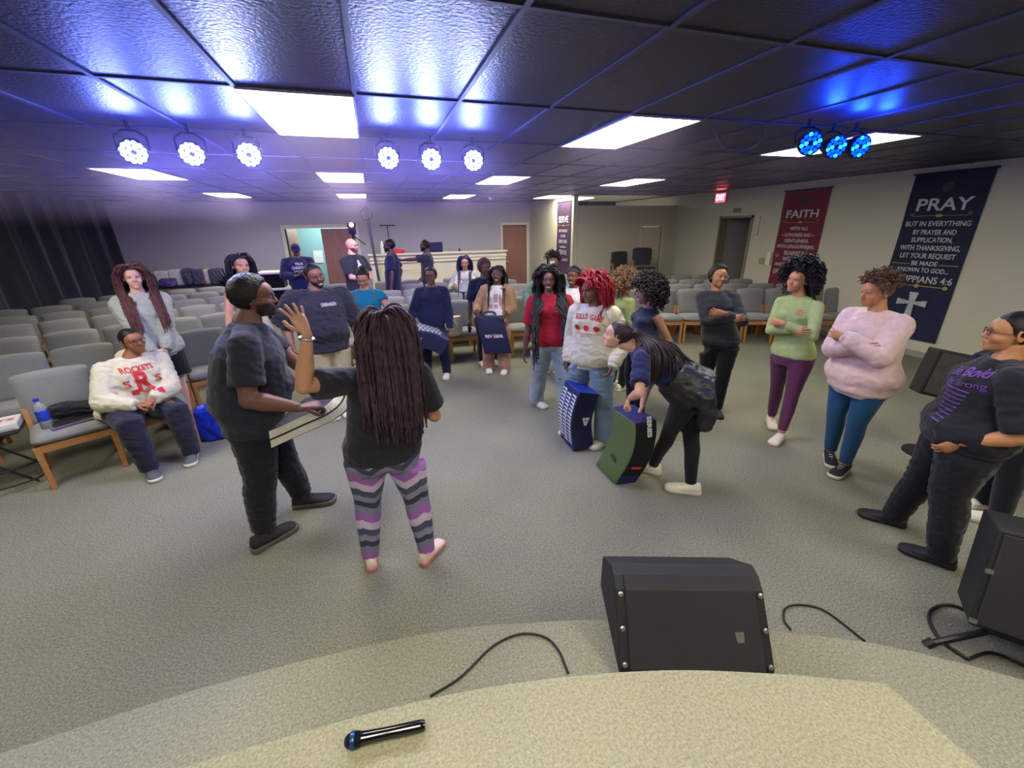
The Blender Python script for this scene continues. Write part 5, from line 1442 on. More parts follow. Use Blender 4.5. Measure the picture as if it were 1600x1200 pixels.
bm = bmesh.new(); tube(bm, curve_pts([W0*.25+Vector((0, 0, .01)), W0*.35+Vector((0, 0, .05)), W0*.65+Vector((0, 0, .05)), W0*.75+Vector((0, 0, .01))], 5), .014, 8); build('handle', bm, M_vinn, e)
# 4: standing shield beside the red haired person
D = math.hypot(*pz(915, 700, 0)[:2])-.10
p0 = on_rays([(905, 604)], D)[0]; p1 = on_rays([(900, 650)], D)[0]; p2 = pz(903, 702, .0)
dw = p2-Vector((0, 0, 0)); p2 = Vector((p1.x, p1.y, 0.005))
p0 = Vector((p1.x+.03, p1.y, .62))
lf = Vector((-CR.x, -CR.y, 0)).normalized(); tow = -Vector((p1.x, p1.y, 0)).normalized()
p1 = Vector((p1.x, p1.y, .32))+lf*.030
Wv = (-tow*.92+lf*.40).normalized()*.34
e, fr, o = shield('navy kick shield with repeated white marks standing on its end beside the wide blue jeans', [p0, p1, p2], Wv, .20, [M_vinn, M_vindn, M_vindn, M_vinb], want=lf)
pattern_on(e, fr, Wv, M_pat, .08, .92, 3, 14, 'v')
o_, d_, n_, z_ = side_frame(fr, .55, .20, Wv, 0)
bm = bmesh.new(); M = Matrix((-n_, -d_, n_.cross(d_))).transposed().to_4x4(); M.translation = o_-Wv.normalized()*.004-n_*.03
triangle_logo(bm, M, .075); build('logo', bm, M_printw, e)
# 5: green shield
D = math.hypot(*pz(990, 765, 0)[:2])
A_ = pz(975, 762, .0)
lf = Vector((-CR.x, -CR.y, 0)).normalized(); tow = -Vector((A_.x, A_.y, 0)).normalized()
top_ = on_rays([(983, 640)], D+.02)[0]; midp = on_rays([(962, 706)], D-.05)[0]; bot = pz(968, 758, .02)
Wd = (lf*.45-tow*.55).normalized()*.34
path = [on_rays([(993, 662)], D)[0], on_rays([(993, 687)], D-.02)[0], on_rays([(985, 718)], D-.03)[0], pz(962, 757, .012)]
e, fr, o = shield('curved green and black kick shield standing under the fists of the bending person', path, (lf*.50-tow*.85).normalized()*.34, .19, [M_ving, M_vin, M_vin, mat('dark blue vinyl', (26, 28, 96), .4)], want=lf, tail=.80)
Wv = (lf*.50-tow*.85).normalized()*.34
o_, d_, n_, z_ = side_frame(fr, .16, .19, Wv, 0)
flat_text(e, 'SERIES', .055, o_+z_*.004-n_*.02, d_, z_.cross(d_), z_, .17, M_printw)
o_, d_, n_, z_ = side_frame(fr, .78, .19, Wv, 0)
bm = bmesh.new(); M = Matrix((n_, d_, n_.cross(d_))).transposed().to_4x4(); M.translation = o_-Wv.normalized()*.005
bmv = [bm.verts.new(M @ Vector(q)) for q in ((.05, -.012, 0), (.05, .012, 0), (-.03, .014, 0), (-.055, 0, 0), (-.03, -.014, 0))]; bm.faces.new(bmv); build('red_tag', bm, mat('red tag', (214, 40, 60), .5), e)
p, d_, nn = fr[int(.82*(len(fr)-1))]
flat_text(e, 'TUF', .05, p+Wv*.5+nn*.018, nn.cross(d_), d_, nn, .09, mat('dark green print', (44, 58, 44), .6))

# black jacket tied round the waist of the bending person
i = PEOPLE['bend']; P0, f_, l_ = i['P0'], i['f'], i['l']; Zv = Vector((0, 0, 1)); ax = (i['C7']-i['P0']).normalized()
bm = bmesh.new()
sd_ = ax.cross(l_).normalized(); sd_ = sd_ if sd_.dot(-Zv) > 0 else -sd_
rs = []
for h_, w_, d_, o_ in ((.17, .185, .15, 0), (.12, .20, .165, 0), (.02, .215, .18, -.0), (-.05, .225, .19, -.02)):
    rs.append(ering(P0+ax*h_+f_*o_, l_, ax.cross(l_), w_, d_, 18))
rings(bm, rs)
for sy, dz in ((-.17, .0), (0, .05), (.15, -.04)):
    rings(bm, [ering(P0-f_*.09+l_*sy+Zv*.05, l_, f_, .10, .07, 12), ering(P0-f_*.13+l_*sy*1.1-Zv*.12, l_, f_, .105, .065, 12), ering(P0-f_*.12+l_*sy*1.15-Zv*(.27+dz), l_, f_, .09, .05, 12)])
rings(bm, [ering(P0+f_*.05-l_*.17+Zv*.08, l_, f_, .05, .12, 12), ering(P0+f_*.02-l_*.2-Zv*.12, l_, f_, .06, .13, 12), ering(P0-f_*.03-l_*.21-Zv*.28, l_, f_, .05, .11, 12)])
me = remesh(bm, .011, 3); wrinkle(me, .007, 8, 1.2); wrinkle(me, .003, 20, 1.); i['fin']('tied_jacket', me, mat('black nylon', (30, 30, 36), .45, bump=.3, bscale=40))

# ================================================================ stage gear
M_grille = mat('black steel grille', (56, 54, 58), .55, bump=1.0, bscale=420, var=.25, vscale=500, spec=.5); M_cab = mat('black speaker cabinet', (24, 24, 28), .6, bump=.3, bscale=220)
a0, a1 = pz(965, 1045, .2), pz(1216, 1050, .2); b0 = pz(955, 905, .52); b1 = pz(1190, 908, .52)
X_ = (a1-a0); X_.z = 0; wd = .66; X_.normalize(); Y_ = Vector((-X_.y, X_.x, 0))
org = a0.copy(); org.z = .2
e = empty('stage_monitor', org, math.atan2(X_.y, X_.x), 'black wedge stage monitor with mesh grille on the carpeted step at the stage edge', 'speaker')
prof = [(-.02, 0), (-.03, .04), (.16, .29), (.21, .325), (.27, .335), (.46, .20), (.46, 0)]
bm = bmesh.new(); rings(bm, [[Vector((x, y, z)) for y, z in prof] for x in (0, wd)]); bmesh.ops.recalc_face_normals(bm, faces=bm.faces[:]); build('cabinet', bm, M_cab, e, bevel=.01)
bm = bmesh.new(); g0, g1, g2 = (-.038, .045), (.150, .297), (.205, .335)
rings(bm, [[Vector((x, y, z)) for y, z in (g0, g1, g2, (g2[0]+.004, g2[1]-.012), (g1[0]+.01, g1[1]-.012), (g0[0]+.01, g0[1]-.008))] for x in (.045, wd-.045)]); bmesh.ops.recalc_face_normals(bm, faces=bm.faces[:]); build('grille', bm, M_grille, e, bevel=.003)
for x in (.022, wd-.022):
    for t_ in (.06, .5, .94):
        y, z = g0[0]+(g1[0]-g0[0])*t_, g0[1]+(g1[1]-g0[1])*t_
        bm = bmesh.new(); nrm = Vector((0, -(g1[1]-g0[1]), (g1[0]-g0[0]))).normalized()
        lathe(bm, [(.011, 0), (.011, .004), (.005, .006)], 12, Matrix.Translation((x, y+.003, z)) @ nrm.to_track_quat('Z', 'Y').to_matrix().to_4x4()); build('screw', bm, M_metal, e)
bm = bmesh.new(); t_ = .42; y, z = g0[0]+(g1[0]-g0[0])*t_, g0[1]+(g1[1]-g0[1])*t_; nrm = Vector((0, -(g1[1]-g0[1]), (g1[0]-g0[0]))).normalized(); upv = Vector((0, g1[0]-g0[0], g1[1]-g0[1])).normalized()
M = Matrix((Vector((1, 0, 0)), upv, nrm)).transposed().to_4x4(); M.translation = Vector((wd-.14, y, z))+nrm*.003
v = [bm.verts.new(M @ Vector(q)) for q in ((-.018, .022, 0), (.022, .022, 0), (.020, -.02, 0), (-.010, -.02, 0))]; bm.faces.new(v); build('badge', bm, mat('grey badge', (104, 102, 100), .4), e)
# microphone
p, q = pz(550, 1165, .4), pz(662, 1141, .4)
e = empty('microphone', (p.x, p.y, .4), math.atan2(q.y-p.y, q.x-p.x), 'black handheld wireless microphone lying on the beige stage carpet', 'microphone')
Mx = Matrix.Translation((0, 0, .0255)) @ Matrix.Rotation(R(90), 4, 'Y')
bm = bmesh.new(); lathe(bm, [(.001, .245), (.014, .245), (.0175, .238), (.0185, .23), (.0180, .12), (.0195, .05), (.0215, .036), (.001, .036)][::-1], 24, Mx); build('mic_body', bm, mat('glossy black metal', (14, 14, 18), .16, spec=.8), e, smooth=True).modifiers.new('e', 'EDGE_SPLIT')
bm = bmesh.new(); lathe(bm, [(.001, -.022), (.012, -.019), (.020, -.010), (.0250, .004), (.0255, .012), (.024, .022), (.0205, .035), (.001, .036)], 24, Mx); build('mic_head', bm, mat('mic mesh', (22, 26, 40), .35, metal=.6, bump=.8, bscale=900), e, smooth=True)
bm = bmesh.new(); lathe(bm, [(.0252, .001), (.0262, .003), (.0262, .013), (.0250, .015)], 24, Mx); build('head_ring', bm, mat('blue metal ring', (56, 96, 150), .3, metal=.8), e, smooth=True)
# cables
def cable(label, pts, r=.0055, m=None):
    P = curve_pts(pts, 8); b_ = Vector(P[0]); bm = bmesh.new(); tube(bm, [Vector(q)-b_ for q in P], r, 8)
    o = build('cable', bm, m or M_black, None, smooth=True); o.location = b_; tag(o, label, 'cable'); return o
def zpts(l, z): return [pz(x, y, z) for x, y in l]
cable('thin black cable curving over the step left of the wedge monitor', zpts([(672, 1088), (720, 1058), (770, 1010), (812, 991), (850, 995), (872, 1015), (888, 1052)], .207))
cable('thin black cable arching on the carpet right of the wedge monitor', zpts([(1236, 984), (1225, 968), (1228, 950), (1252, 945), (1290, 955), (1352, 1002)], .008))
cable('thick black cable looping beside the black speaker at the right edge', zpts([(1600, 995), (1540, 968), (1490, 946), (1460, 950), (1452, 968), (1470, 1000), (1512, 1030)], .010), .008)
cable('black cable running off to the right under the speaker stand', zpts([(1512, 1030), (1550, 1020), (1600, 1040), (1680, 1080)], .010), .008)
# speaker on low stand at the right edge
p = pz(1590, 1000, .12)
e = empty('floor_speaker', (p.x+.04, p.y+.03, 0), R(-52), 'large black speaker cabinet leaning on a low stand at the right edge', 'speaker')
Mx = Matrix.Translation((0, 0, .16)) @ Matrix.Rotation(R(-14), 4, 'X')
bm = bmesh.new(); rings(bm, [[Mx @ Vector(q) for q in ((-.22, -.18, z), (.22, -.18, z), (.17, .18, z), (-.17, .18, z))] for z in (0, .50)]); bmesh.ops.recalc_face_normals(bm, faces=bm.faces[:]); build('cabinet', bm, M_cab, e, bevel=.012)
bm = bmesh.new(); box(bm, -.20, .20, -.19, -.178, .02, .48, M=Mx); build('grille', bm, M_grille, e, bevel=.004)
for x, z in ((-.21, .02), (-.21, .28)): bm = bmesh.new(); box(bm, x-.012, x+.012, -.195, -.18, z, z+.02, M=Mx); build('latch', bm, M_metal, e)
for a in (-150, -30, 90):
    bm = bmesh.new(); tube(bm, [(0, 0, .17), (.34*math.cos(R(a)), .34*math.sin(R(a)), .02)], .016, 8); tube(bm, [(.34*math.cos(R(a)), .34*math.sin(R(a)), .03), (.37*math.cos(R(a)), .37*math.sin(R(a)), .0)], .022, 8); build('leg', bm, M_black, e)
bm = bmesh.new(); box(bm, -.12, .12, -.12, .12, .15, .17); build('stand_top', bm, M_black, e)
# second speaker behind the right hand person
p = pY(1492, 588, 2.05)
e = empty('pole_speaker', (p.x, p.y, 0), R(-38), 'black mesh fronted speaker on a pole behind the person at the right edge', 'speaker')
zc = p.z; Mx = Matrix.Translation((0, 0, zc)) @ Matrix.Rotation(R(10), 4, 'Y') @ Matrix.Rotation(R(-8), 4, 'X')
bm = bmesh.new(); rings(bm, [[Mx @ Vector(q) for q in ((-.26, -.14, z), (.26, -.14, z), (.2, .14, z), (-.2, .14, z))] for z in (-.2, .2)]); bmesh.ops.recalc_face_normals(bm, faces=bm.faces[:]); build('cabinet', bm, M_cab, e, bevel=.012)
bm = bmesh.new(); box(bm, -.235, .235, -.15, -.138, -.175, .175, M=Mx); build('grille', bm, mat('grey steel grille', (66, 66, 62), .6, var=.3, vscale=30, bump=.6, bscale=400), e)
bm = bmesh.new(); tube(bm, [(0, 0, .1), (0, 0, zc-.15)], .018, 8); build('pole', bm, M_black, e)
bm = bmesh.new(); lathe(bm, [(.002, 0), (.17, 0), (.17, .012), (.02, .03), (.002, .03)], 20); build('base', bm, M_black, e)

# ================================================================ banners on the walls
M_ban_r = mat('maroon banner cloth', (112, 34, 52), .8, var=.12, vscale=4); M_ban_n = mat('navy banner cloth', (26, 30, 62), .8, var=.15, vscale=5); M_ban_p = mat('purple banner cloth', (70, 42, 78), .8, var=.1, vscale=4)
M_let = mat('silver lettering', (196, 196, 200), .6); M_gold = mat('gold ornament', (176, 146, 74), .5); M_dim = mat('dim emblem', (58, 50, 66), .7)
def banner(label, M, w, h, m, title, lines, deco=None, ts=.2):
    """M: x to the right along the wall, y up, z out of the wall; origin at the top centre"""
    e = bpy.data.objects.new('wall_banner', None); COL.objects.link(e); e.matrix_world = M; tag(e, label, 'banner', 'hanging scripture banners')
    bm = bmesh.new(); n = 16; rs = []
    for k in range(n+1):
        y = -h*k/n; z = .018+.006*math.sin(k*.9); rs.append([Vector((-w/2, y, z)), Vector((w/2, y, z+.004*math.sin(k*1.3))), Vector((w/2, y, z-.005)), Vector((-w/2, y, z-.005))])
    rings(bm, rs); bmesh.ops.recalc_face_normals(bm, faces=bm.faces[:]); build('cloth', bm, m, e)
    bm = bmesh.new(); tube(bm, [(-w/2-.03, 0, .02), (w/2+.03, 0, .02)], .012, 8); build('hanging_rod', bm, M_black, e)
    T = Matrix.Translation
    bm = bmesh.new(); text_into(bm, title, ts, T((0, -.44, .03)), w*.72, .001, .004); build('title', bm, M_let, e)
    for s, y, ww, sz in lines: bm = bmesh.new(); text_into(bm, s, sz, T((0, y, .03)), w*ww, .001, .0015); build('verse_line', bm, M_let, e)
    bm = bmesh.new(); tube(bm, [(-w*.36, -.585, .03), (w*.36, -.585, .03)], .004, 5); bmesh.ops.create_circle(bm, cap_ends=True, segments=16, radius=.025, matrix=T((0, -.585, .036)) @ Matrix.Diagonal((1.8, .8, 1, 1)))
    for s in (-1, 1):
        tube(bm, curve_pts([(s*w*.36, -.585, .03), (s*w*.40, -.565, .03), (s*w*.39, -.55, .03), (s*w*.35, -.56, .03)], 4), .004, 5)
    if deco: deco(bm)
    build('ornament', bm, M_gold, e)
    bm = bmesh.new(); bmesh.ops.create_circle(bm, cap_ends=True, segments=20, radius=.07, matrix=T((0, -.2, .031))); text_into(bm, 'C', .13, T((0, -.2, .034)), .07, .001, .003); build('emblem', bm, [M_dim], e)
    return e
Mwall = lambda y, z: Matrix.Translation((XR, y, z)) @ Matrix(((0, 0, -1, 0), (-1, 0, 0, 0), (0, 1, 0, 0), (0, 0, 0, 1)))
def star(bm, x, y, r=.05):
    for k in range(6): a = k*math.pi/3; tube(bm, [(x, y, .032), (x+r*math.cos(a), y+r*math.sin(a), .032)], .005, 5)
def dF(bm):
    star(bm, -.36, -1.22); star(bm, .36, -1.22); tube(bm, [(-.3, -1.66, .03), (.3, -1.66, .03)], .005, 5)
banner('maroon wall banner titled FAITH between doorway and navy banner', Mwall(6.55, 2.62), .93, 2.02, M_ban_r, 'FAITH', [('WITH ALL', -.70, .42, .09), ('~ LOWLINESS AND ~', -.82, .74, .09), ('GENTLENESS,', -.93, .56, .09), ('WITH LONGSUFFERING,', -1.04, .88, .09), ('BEARING', -1.165, .46, .11), ('WITH ONE', -1.28, .48, .11), ('ANOTHER IN LOVE...', -1.39, .82, .09), ('EPHESIANS 4:2', -1.54, .82, .13)], dF)
def dP(bm):
    for s in (-1, 1): tube(bm, [(s*.19, -1.28, .03), (s*.42, -1.28, .03)], .006, 5)
    tube(bm, [(-.34, -1.60, .03), (.38, -1.60, .03)], .007, 5)
    for x in (0, .36): bmesh.ops.create_circle(bm, cap_ends=True, segments=14, radius=.03, matrix=Matrix.Translation((x, -1.60, .038)))
eb = banner('navy wall banner titled PRAY with a silver cross near its foot', Mwall(4.35, 2.68), .92, 2.42, M_ban_n, 'PRAY', [('BUT IN EVERYTHING', -.70, .86, .10), ('BY PRAYER AND', -.82, .58, .10), ('SUPPLICATION,', -.93, .56, .10), ('WITH THANKSGIVING,', -1.045, .82, .10), ('LET YOUR REQUEST', -1.16, .76, .10), ('BE MADE', -1.27, .36, .09), ('KNOWN TO GOD...', -1.37, .72, .09), ('PHILIPPIANS 4:6', -1.51, .90, .14)], dP, .24)
M_cr = mat('silver grey cross', (178, 180, 182), .5, var=.15, vscale=12)
bm = bmesh.new()
def poly(bm, pts, z=.033): bm.faces.new([bm.verts.new(Vector((x, y, z))) for x, y in pts])
poly(bm, [(-.06, -1.70), (.06, -1.70), (.035, -1.88), (.065, -2.26), (-.065, -2.26), (-.035, -1.88)]); poly(bm, [(-.2, -1.81), (0, -1.845), (.2, -1.81), (.2, -1.91), (0, -1.875), (-.2, -1.91)], .036)
build('cross', bm, M_cr, eb)
Mside = Matrix.Translation((4.95, 10.85, 2.64)) @ Matrix(((0, 0, -1, 0), (-1, 0, 0, 0), (0, 1, 0, 0), (0, 0, 0, 1)))
banner('purple wall banner titled SERVE on the side wall by the partition', Mside, .86, 2.0, M_ban_p, 'SERVE', [('BUT THROUGH', -.72, .6, .1), ('LOVE', -.85, .34, .1), ('SERVE ONE', -.99, .6, .12), ('~ another ~', -1.12, .56, .09), ('SERVE', -1.27, .6, .17), ('GALATIANS 5:13', -1.45, .74, .1)], None, .22)
# ================================================================ signs and small wall things
p = pX(1122, 309, XR-.13)
e = empty('exit_sign', (XR, p.y, p.z), 0, 'red lit EXIT sign high on the right wall near the ceiling', 'sign')
bm = bmesh.new(); box(bm, -.06, -.0, -.17, .17, -.11, .11); build('sign_box', bm, M_white, e, bevel=.005)
bm = bmesh.new(); box(bm, -.064, -.06, -.15, .15, -.095, .095); build('sign_face', bm, mat('red lit face', (255, 40, 60), .5, emit=2.2, ecol=(1, .05, .10, 1)), e)
bm = bmesh.new(); text_into(bm, 'EXIT', .17, Matrix.Translation((-.067, 0, 0)) @ Matrix(((0, 0, -1, 0), (-1, 0, 0, 0), (0, 1, 0, 0), (0, 0, 0, 1))), .26, .001, .003); build('lettering', bm, mat('bright red lettering', (255, 120, 120), .5, emit=5, ecol=(1, .25, .25, 1)), e)
def plate(label, cat, x, y, w, h, m, d=.012, text=None, tm=None, name='wall_plate', ts=.05, vert=False):
    p = pX(x, y, XR)
    e = empty(name, p, 0, label, cat)
    bm = bmesh.new(); box(bm, -d, 0, -w/2, w/2, -h/2, h/2); build('plate', bm, m, e, bevel=.002)
    if text:
        Mt = Matrix.Translation((-d-.002, 0, 0)) @ Matrix(((0, 0, -1, 0), (-1, 0, 0, 0), (0, 1, 0, 0), (0, 0, 0, 1)))
        if vert: Mt = Mt @ Matrix.Rotation(R(-90), 4, 'Z')
        bm = bmesh.new(); text_into(bm, text, ts, Mt, (h if vert else w)*.85, .0005, .001); build('lettering', bm, tm, e)
plate('small pale EXIT notice above the recessed grey door', 'sign', 1152, 329, .22, .10, mat('pale notice', (150, 146, 138), .7), text='EXIT', tm=mat('dark lettering', (60, 56, 56), .7), name='door_notice', ts=.08)
plate('tall narrow fire extinguisher notice with red letters right of the doorway', 'sign', 1186, 353, .11, .48, mat('white sticker', (214, 206, 200), .6), .004, 'FIRE EXTINGUISHER', M_printr, 'fire_notice', .08, True)
plate('beige light switch plate on the wall right of the doorway', 'switch', 1190, 408, .13, .13, mat('beige plate', (170, 150, 96), .5), name='light_switch')
plate('white thermostat box beside the maroon banner', 'thermostat', 1203, 404, .10, .26, M_white, .05, name='thermostat')
p = pz(766, 308, CEIL)
bm = bmesh.new(); lathe(bm, [(.05, -.001), (.05, -.03), (.03, -.06), (.005, -.065)][::-1], 16); o = build('smoke_detector', bm, M_white, None, smooth=True); o.location = p; tag(o, 'small white dome fixture on the ceiling above the sound booth', 'detector')
P = [pz(1119, 208, CEIL-.01), pz(1121, 213, CEIL-.06), pz(1135, 232, CEIL-.14), pz(1165, 234, CEIL-.15), pz(1185, 222, CEIL-.08), pz(1194, 207, CEIL-.01)]
cable('dark cable sagging in a loop from the ceiling before the exit sign', P, .007, mat('grey cable', (70, 70, 76), .5))

# ================================================================ sound booth
yb = 12.4
pL, pR = pY(577, 397, yb), pY(790, 391, yb); zt = (pL.z+pR.z)/2
M_booth = mat('cream booth panel', (206, 200, 180), .7, var=.03)
e = empty('sound_booth', (pL.x, yb, 0), 0, 'long cream sound booth counter with stepped moulding before the rear wall', 'counter')
Lb = pR.x-pL.x
bm = bmesh.new(); box(bm, 0, Lb, 0, .08, 0, zt-.05); box(bm, Lb-.08, Lb, .08, YB-yb-.02, 0, zt-.05); box(bm, 0, .08, .08, YB-yb-.02, 0, zt-.05); build('panel', bm, M_booth, e)
bm = bmesh.new(); box(bm, -.04, Lb+.05, -.06, .30, zt-.045, zt); box(bm, -.02, Lb+.02, -.03, 0, zt-.16, zt-.11); box(bm, -.02, Lb+.02, -.045, 0, zt-.245, zt-.225); build('moulding', bm, M_trim, e, bevel=.005)
def on_counter(x): return pY(x, 395, yb+.1).x
M_clear = mat('clear bottle plastic', (224, 232, 238), .1, trans=.6, alpha=.75); M_cap = mat('white cap', (235, 235, 235), .5)
def bottle(loc, label, lab=None, cap=None, s=1., body=None, group=None, cat='bottle'):
    e = empty('water_bottle', loc, 0, label, cat, group)
    bm = bmesh.new(); lathe(bm, [(r*s, z*s) for r, z in ((.002, 0), (.028, .002), (.032, .01), (.032, .10), (.030, .13), (.032, .15), (.026, .175), (.013, .195), (.013, .205), (.002, .205))], 18); build('bottle_body', bm, body or M_clear, e, smooth=True)
    if lab: bm = bmesh.new(); lathe(bm, [(r*s, z*s) for r, z in ((.0325, .065), (.0330, .067), (.0330, .135), (.0325, .137))], 18); build('bottle_label', bm, lab, e, smooth=True)
    bm = bmesh.new(); lathe(bm, [(r*s, z*s) for r, z in ((.002, .202), (.0155, .202), (.0155, .222), (.002, .222))], 16); build('cap', bm, cap or M_cap, e)
    return e
bottle((on_counter(583), yb+.12, zt), 'clear plastic bottle at the left end of the booth counter', s=1.5); bottle((on_counter(598), yb+.1, zt), 'white spray bottle beside the clear bottle on the booth counter', s=1.5, body=M_white)
x = on_counter(623); bm = bmesh.new(); bmesh.ops.create_icosphere(bm, subdivisions=3, radius=1, matrix=Matrix.Diagonal((.17, .10, .07, 1)))
for v in bm.verts: v.co *= 1+.25*noise.noise(v.co*14); v.co.z = max(-.04, v.co.z)
o = build('red_cap', bm, mat('bright red cloth', (214, 36, 66), .8), None, smooth=True); o.location = (x, yb+.12, zt+.04); tag(o, 'crumpled bright red cap lying on the booth counter', 'cap')
x = on_counter(680); e = empty('laptop', (x, yb+.12, zt), 0, 'dark open laptop standing on the booth counter behind the pointing person', 'laptop')
bm = bmesh.new(); box(bm, -.2, .2, -.13, .13, 0, .02); build('keyboard_base', bm, M_black, e); bm = bmesh.new(); box(bm, -.2, .2, -.012, 0, 0, .26, M=Matrix.Translation((0, -.13, .02)) @ Matrix.Rotation(R(12), 4, 'X')); build('screen', bm, mat('dark laptop lid', (44, 42, 86), .4), e)
x = on_counter(718); bm = bmesh.new(); lathe(bm, [(.002, 0), (.03, 0), (.03, .03), (.012, .05), (.02, .08), (.002, .1)], 14); o = build('desk_lamp_knob', bm, M_black, None); o.name = 'black_knob'; o.location = (x, yb+.1, zt); tag(o, 'tiny black knob like object on the booth counter above the braided person', 'gadget')
# tall leaning pole, T stand, camera on tripod
p0, p1 = pY(571, 322, 12.0), pY(586, 398, 12.0)
e = empty('light_pole', (p1.x, 12.0, 0), 0, 'dark pole reaching the ceiling at the left end of the sound booth', 'pole')
bm = bmesh.new(); tube(bm, [(0.06, 0, 0), Vector(p0)-Vector((p1.x, 12.0, 0))], .035, 10); build('tube', bm, mat('dark blue grey metal', (60, 58, 92), .5), e)
bm = bmesh.new(); c_ = pY(572, 335, 12.0)-Vector((p1.x, 12.0, 0)); tube(bm, [c_+Vector((.14*math.cos(q), 0, .14*math.sin(q))) for q in np.linspace(0, 2*math.pi, 17)], .009, 6); build('coiled_cable', bm, M_black, e)
bm = bmesh.new(); lathe(bm, [(.002, 0), (.2, 0), (.2, .02), (.03, .04), (.002, .04)], 20, Matrix.Translation((.06, 0, 0))); build('base', bm, M_black, e)
p0, p1 = pY(593, 352, 12.3), pY(618, 352, 12.3); pm = (p0+p1)/2
e = empty('antenna_stand', (pm.x, yb+.2, zt), 0, 'thin T shaped stand rising from the booth counter', 'stand')
bm = bmesh.new(); tube(bm, [(0, 0, 0), (0, 0, pm.z-zt)], .012, 6); build('upright', bm, M_black, e); bm = bmesh.new(); tube(bm, [(-(p1-p0).length/2, 0, pm.z-zt), ((p1-p0).length/2, 0, pm.z-zt)], .014, 6); build('crossbar', bm, M_black, e)
bm = bmesh.new(); lathe(bm, [(.002, 0), (.06, 0), (.06, .012), (.002, .012)], 16); build('base', bm, M_black, e)
p = pY(550, 358, 9.7); e = empty('video_camera', (p.x, p.y, 0), 0, 'video camera with glowing orange red light on a tall tripod before the door', 'camera')
zc = p.z
bm = bmesh.new(); box(bm, -.07, .07, -.13, .16, zc-.10, zc+.04); build('camera_body', bm, M_black, e, bevel=.01)
bm = bmesh.new(); lathe(bm, [(.045, 0), (.05, .08), (.002, .08)], 16, Matrix.Translation((0, -.12, zc-.05)) @ Matrix.Rotation(R(90), 4, 'X')); build('lens', bm, mat('dark lens glass', (30, 24, 60), .1, spec=.8), e)
bm = bmesh.new(); box(bm, -.085, .085, -.06, .06, zc+.04, zc+.12); build('light_housing', bm, M_black, e, bevel=.008)
bm = bmesh.new(); lathe(bm, [(.002, .004), (.04, .003), (.045, 0)], 16, Matrix.Translation((0, -.062, zc+.08)) @ Matrix.Rotation(R(90), 4, 'X')); build('red_light', bm, mat('orange red light', (255, 90, 40), .4, emit=14, ecol=(1, .16, .06, 1)), e)
bm = bmesh.new(); tube(bm, [(0, 0, .9), (0, 0, zc-.1)], .022, 8); tube(bm, [(0, .02, zc-.12), (.22, .28, zc-.32)], .01, 6); build('column', bm, M_black, e)
for a in (-90, 30, 150): bm = bmesh.new(); tube(bm, [(0, 0, 1.15), (.45*math.cos(R(a)), .45*math.sin(R(a)), 0)], .014, 6); build('leg', bm, M_black, e)

# ================================================================ rear left table with bags and clothes
ty = 12.3
pa, pb = pY(232, 448, ty), pY(352, 446, ty)
zt2 = pa.z
e = empty('folding_table', (pa.x, ty, 0), 0, 'long dark table heaped with bags along the rear wall left of the doors', 'table')
Lt = pb.x-pa.x
bm = bmesh.new(); box(bm, -.2, Lt, -.35, .35, zt2-.04, zt2); build('tabletop', bm, M_black, e)
for x in (-.1, Lt-.1):
    for y in (-.3, .3): bm = bmesh.new(); tube(bm, [(x, y, 0), (x, y, zt2-.04)], .02, 6); build('leg', bm, M_black, e)
def lump(name, px, w, d, h, m, label, cat, seed=0, sq=.5, group=None):
    bm = bmesh.new(); bmesh.ops.create_icosphere(bm, subdivisions=4, radius=1)
    for v in bm.verts:
        c = v.co.copy(); mx = max(abs(c.x), abs(c.y), abs(c.z)); b_ = c/mx; c = c.lerp(b_, sq); c *= 1+.10*noise.noise(c*3+Vector((seed, 0, 0)))+.04*noise.noise(c*9+Vector((seed, 0, 0)))
        v.co = Vector((c.x*w/2, c.y*d/2, max(0, (c.z+1)*h/2)))
    o = build(name, bm, m, None, smooth=True); q = pY(px, 440, ty); o.location = (q.x, ty-.05, zt2); tag(o, label, cat, group); return o
lump('backpack', 238, .32, .3, .28, mat('dark backpack cloth', (40, 38, 58), .8), 'dark backpack at the left end of the rear table', 'bag', 1)
lump('pillow', 258, .32, .14, .36, C_white, 'white cushion standing on the rear table, left of two', 'cushion', 2, .8); lump('pillow', 281, .32, .14, .38, C_white, 'white cushion standing on the rear table, right of two', 'cushion', 3, .8)
o = lump('purple_bag', 270, .34, .25, .2, mat('purple cloth', (84, 66, 130), .8, var=.4, vscale=9), 'purple patterned bag before the white cushions on the rear table', 'bag', 4); o.location.y -= .2
lump('jacket_pile', 300, .26, .3, .40, mat('patterned dark cloth', (80, 78, 92), .9, var=.6, vscale=16), 'patterned grey jacket heaped on the rear table', 'jacket', 5); lump('box', 316, .26, .3, .36, mat('charcoal box', (70, 68, 92), .8), 'charcoal box on the rear table beside the patterned jacket', 'box', 6, .95)
lump('paper_bag', 329, .12, .2, .36, C_cream, 'pale paper bag between dark boxes on the rear table', 'bag', 8, .8)
lump('box', 343, .26, .3, .36, mat('charcoal box', (70, 68, 92), .8), 'charcoal box at the right end of the rear table', 'box', 7, .95)
q = pY(354, 436, 11.6); e = empty('potted_plant', (q.x, 11.6, 0), 0, 'dark spiky leaved plant at the right end of the rear table', 'plant')
bm = bmesh.new(); lathe(bm, [(.002, 0), (.15, 0), (.2, .35), (.002, .35)], 18); build('pot', bm, M_black, e)
bm = bmesh.new()
